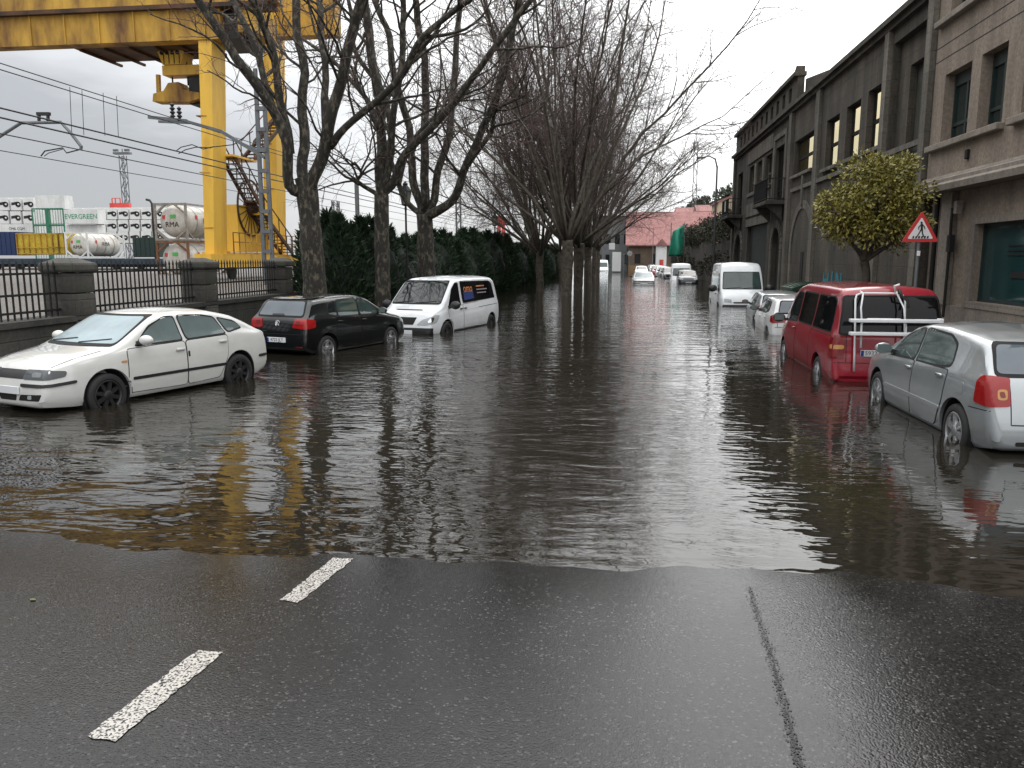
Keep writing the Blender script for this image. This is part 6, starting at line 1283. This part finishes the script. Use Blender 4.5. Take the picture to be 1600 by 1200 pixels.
for u, vt, yy, lab in ((1021, 357, 118, 'thin pale lamp pole in front of the red roofed house'), (975, 398, 108, 'short grey bollard pole beside the round sign'), (1077, 395, 88, 'short pale post below the green netting')):
    a = Q(u, vt, yy); t = thing('thin_pole', lab, 'pole', (a.x, yy, -.3), 0, 'thin poles at the end of the street'); mb = MB(); mb.cyl((a.x, yy, -.4), (a.x, yy, a.z), .06, .045, n=8); mb.build('shaft', m_gsteel, t, world=True); mb = MB(); mb.lathe([(.08, 0), (.08, .06), (.02, .12)], (a.x, yy, a.z), 'z', 8); mb.build('cap', m_gsteel, t, world=True)
a = Q(1025, 415, 124); b = Q(1042, 384, 124); t = thing('small_kiosk', 'small white and red hut in front of the red roofed house', 'hut', ((a.x + b.x) / 2, 124, -.3)); mb = MB(); mb.bb(a.x, b.x, 124, 126, -.4, b.z); mb.build('wall', m_cw, t, world=True); mb = MB(); mb.prism([(a.x - .2, 123.7, b.z + .003), (b.x + .2, 123.7, b.z + .003), ((a.x + b.x) / 2, 123.7, b.z + 1.1)], (0, 2.6, 0)); mb.build('roof', m_tile, t, world=True); mb = MB(); mb.bb(a.x + .5, a.x + 1.1, 123.93, 123.99, -.3, 1.8); mb.build('door', m_redp, t, world=True)
a = Q(1122, 335, 150); b = Q(1168, 296, 150); t = thing('cream_house', 'cream gable wall of a house half hidden by the old building', 'house', ((a.x + b.x) / 2, 150, 0)); mb = MB(); mb.prism([(a.x, 150, -.3), (b.x, 150, -.3), (b.x, 150, b.z), (a.x, 150, b.z - 2.2)], (0, 10, 0)); mb.build('wall', m_cream, t, world=True); mb = MB(); mb.prism([(a.x - .4, 149.7, b.z - 2.35), (b.x + .4, 149.7, b.z + .05), (b.x + .4, 149.7, b.z + .3), (a.x - .4, 149.7, b.z - 2.1)], (0, 10.6, 0)); mb.build('roof', m_tile, t, world=True)
for (u0, u1, v0, v1, yy, lab) in ((1092, 1128, 318, 330, 165, 'low house with a faded red roof below the wooded hill'), (1060, 1094, 322, 336, 175, 'small pale house with a red roof near the lattice tower')):
    a = Q(u0, v1, yy); b = Q(u1, v0, yy); t = thing('hillside_house', lab, 'house', ((a.x + b.x) / 2, yy, 0), 0, 'houses below the hill'); mb = MB(); mb.bb(a.x, b.x, yy, yy + 8, -.3, a.z); mb.build('wall', m_cream, t, world=True); mb = MB(); mb.prism([(a.x - .5, yy - .5, a.z), (a.x - .5, yy + 8.5, a.z), (a.x - .5, yy + 4, b.z)], (b.x - a.x + 1, 0, 0)); mb.build('roof', m_tile, t, world=True); mb = MB(); mb.bb(a.x + 1, a.x + 2, yy - .06, yy - .01, a.z - 1.8, a.z - .5); mb.build('window', m_dark, t, world=True)
hp = Q(1150, 300, 330); m_hill = M('hill_ground', (.05, .055, .035), .9, col2=(.025, .03, .018), vscale=.2)
def hill_z(x, y): return 27 * math.exp(-((x - hp.x - 25) / 48) ** 2 - ((y - 330) / 70) ** 2) - .5 + 2.2 * mnoise.noise(Vector((x * .05, y * .05, 0))) + .55
xs = frange(hp.x - 110, hp.x + 200, 8); ys = frange(200, 470, 9); struct(sheet('hill', xs, ys, hill_z, m_hill))
m_hleaf = M('hill_tree_leaves', (.050, .060, .034), .8, col2=(.024, .032, .020), vscale=.25, island=True); rg = random.Random(21); HT = []
for v in range(2):
    cl = [((rg.gauss(0, 1.6), rg.gauss(0, 1.6), 5.2 + rg.gauss(0, 1.3)), rg.uniform(.9, 1.7)) for _ in range(16)]; K = leaf_mass('crown', m_hleaf, cl, 95, .75, 40 + v); T = MB(); T.tube([(0, 0, -.5), (.1, 0, 2.5), (0, .1, 5.5)], [.28, .22, .1], 7); HT.append((T.build('trunk', m_bark2, None), K))
hu = [0, 0]
for i in range(46):
    u = rg.uniform(1062, 1180); yy = rg.uniform(255, 345); x = Q(u, 350, yy).x; k = i % 2; t = thing('hill_tree', 'dark broadleaf tree on the wooded hill', 'tree', (x, yy, hill_z(x, yy) - .3), rg.uniform(0, 6.28), 'trees on the wooded hill'); s = rg.uniform(.8, 1.35); t.scale = (s, s, s)
    for o in HT[k]:
        c = o if not hu[k] else o.copy()
        if hu[k]: C.objects.link(c)
        c.parent = t
    hu[k] = 1
mt_ = thing('lattice_tower', 'thin grey lattice tower rising behind the bare branches on the right', 'tower', (Q(1088, 330, 230).x, 230, 0)); a = Q(1088, 222, 230); mb = MB(); lattice(mb, a.x, 230, -.5, a.z, 1.0, 2.0, .12); mb.build('tower_frame', m_gsteel, mt_, world=True); mb = MB(); mb.bar(a, a + Vector((0, 0, 2.5)), .15); mb.build('antenna', m_gsteel, mt_, world=True)
# thin cable from the factory roof across the street
a = X(1390, 8, 8.0); mb = MB(); b = Vector((-2.7, 62, 11)); mb.tube([a.lerp(b, k / 12) - Vector((0, 0, .8 * math.sin(math.pi * k / 12))) for k in range(13)], .008, 4); tag(mb.build('street_cable', m_iron, fix=False), 'thin cable sagging across the pale sky from the factory roof', 'cable')

# a few fallen leaves on the wet road
m_fl = M('fallen_leaf', (.09, .10, .03), .5)
for (u, v), lab in (((52, 938), 'small greenish fallen leaf on the wet road at the left'),):
    p = on_road(u, v); rg = random.Random(u); a = rg.uniform(0, 6.28); mb = MB()
    q = [(p.x + r * math.cos(a + b), p.y + r * math.sin(a + b)) for r, b in ((.022, 0), (.013, .9), (.018, 2.2), (.024, 3.2), (.016, 4.2), (.012, 5.4))]
    mb.prism([(x, y, gz(x, y) + .004) for x, y in q], (0, 0, .003)); tag(mb.build('fallen_leaf', m_fl), lab, 'leaf')
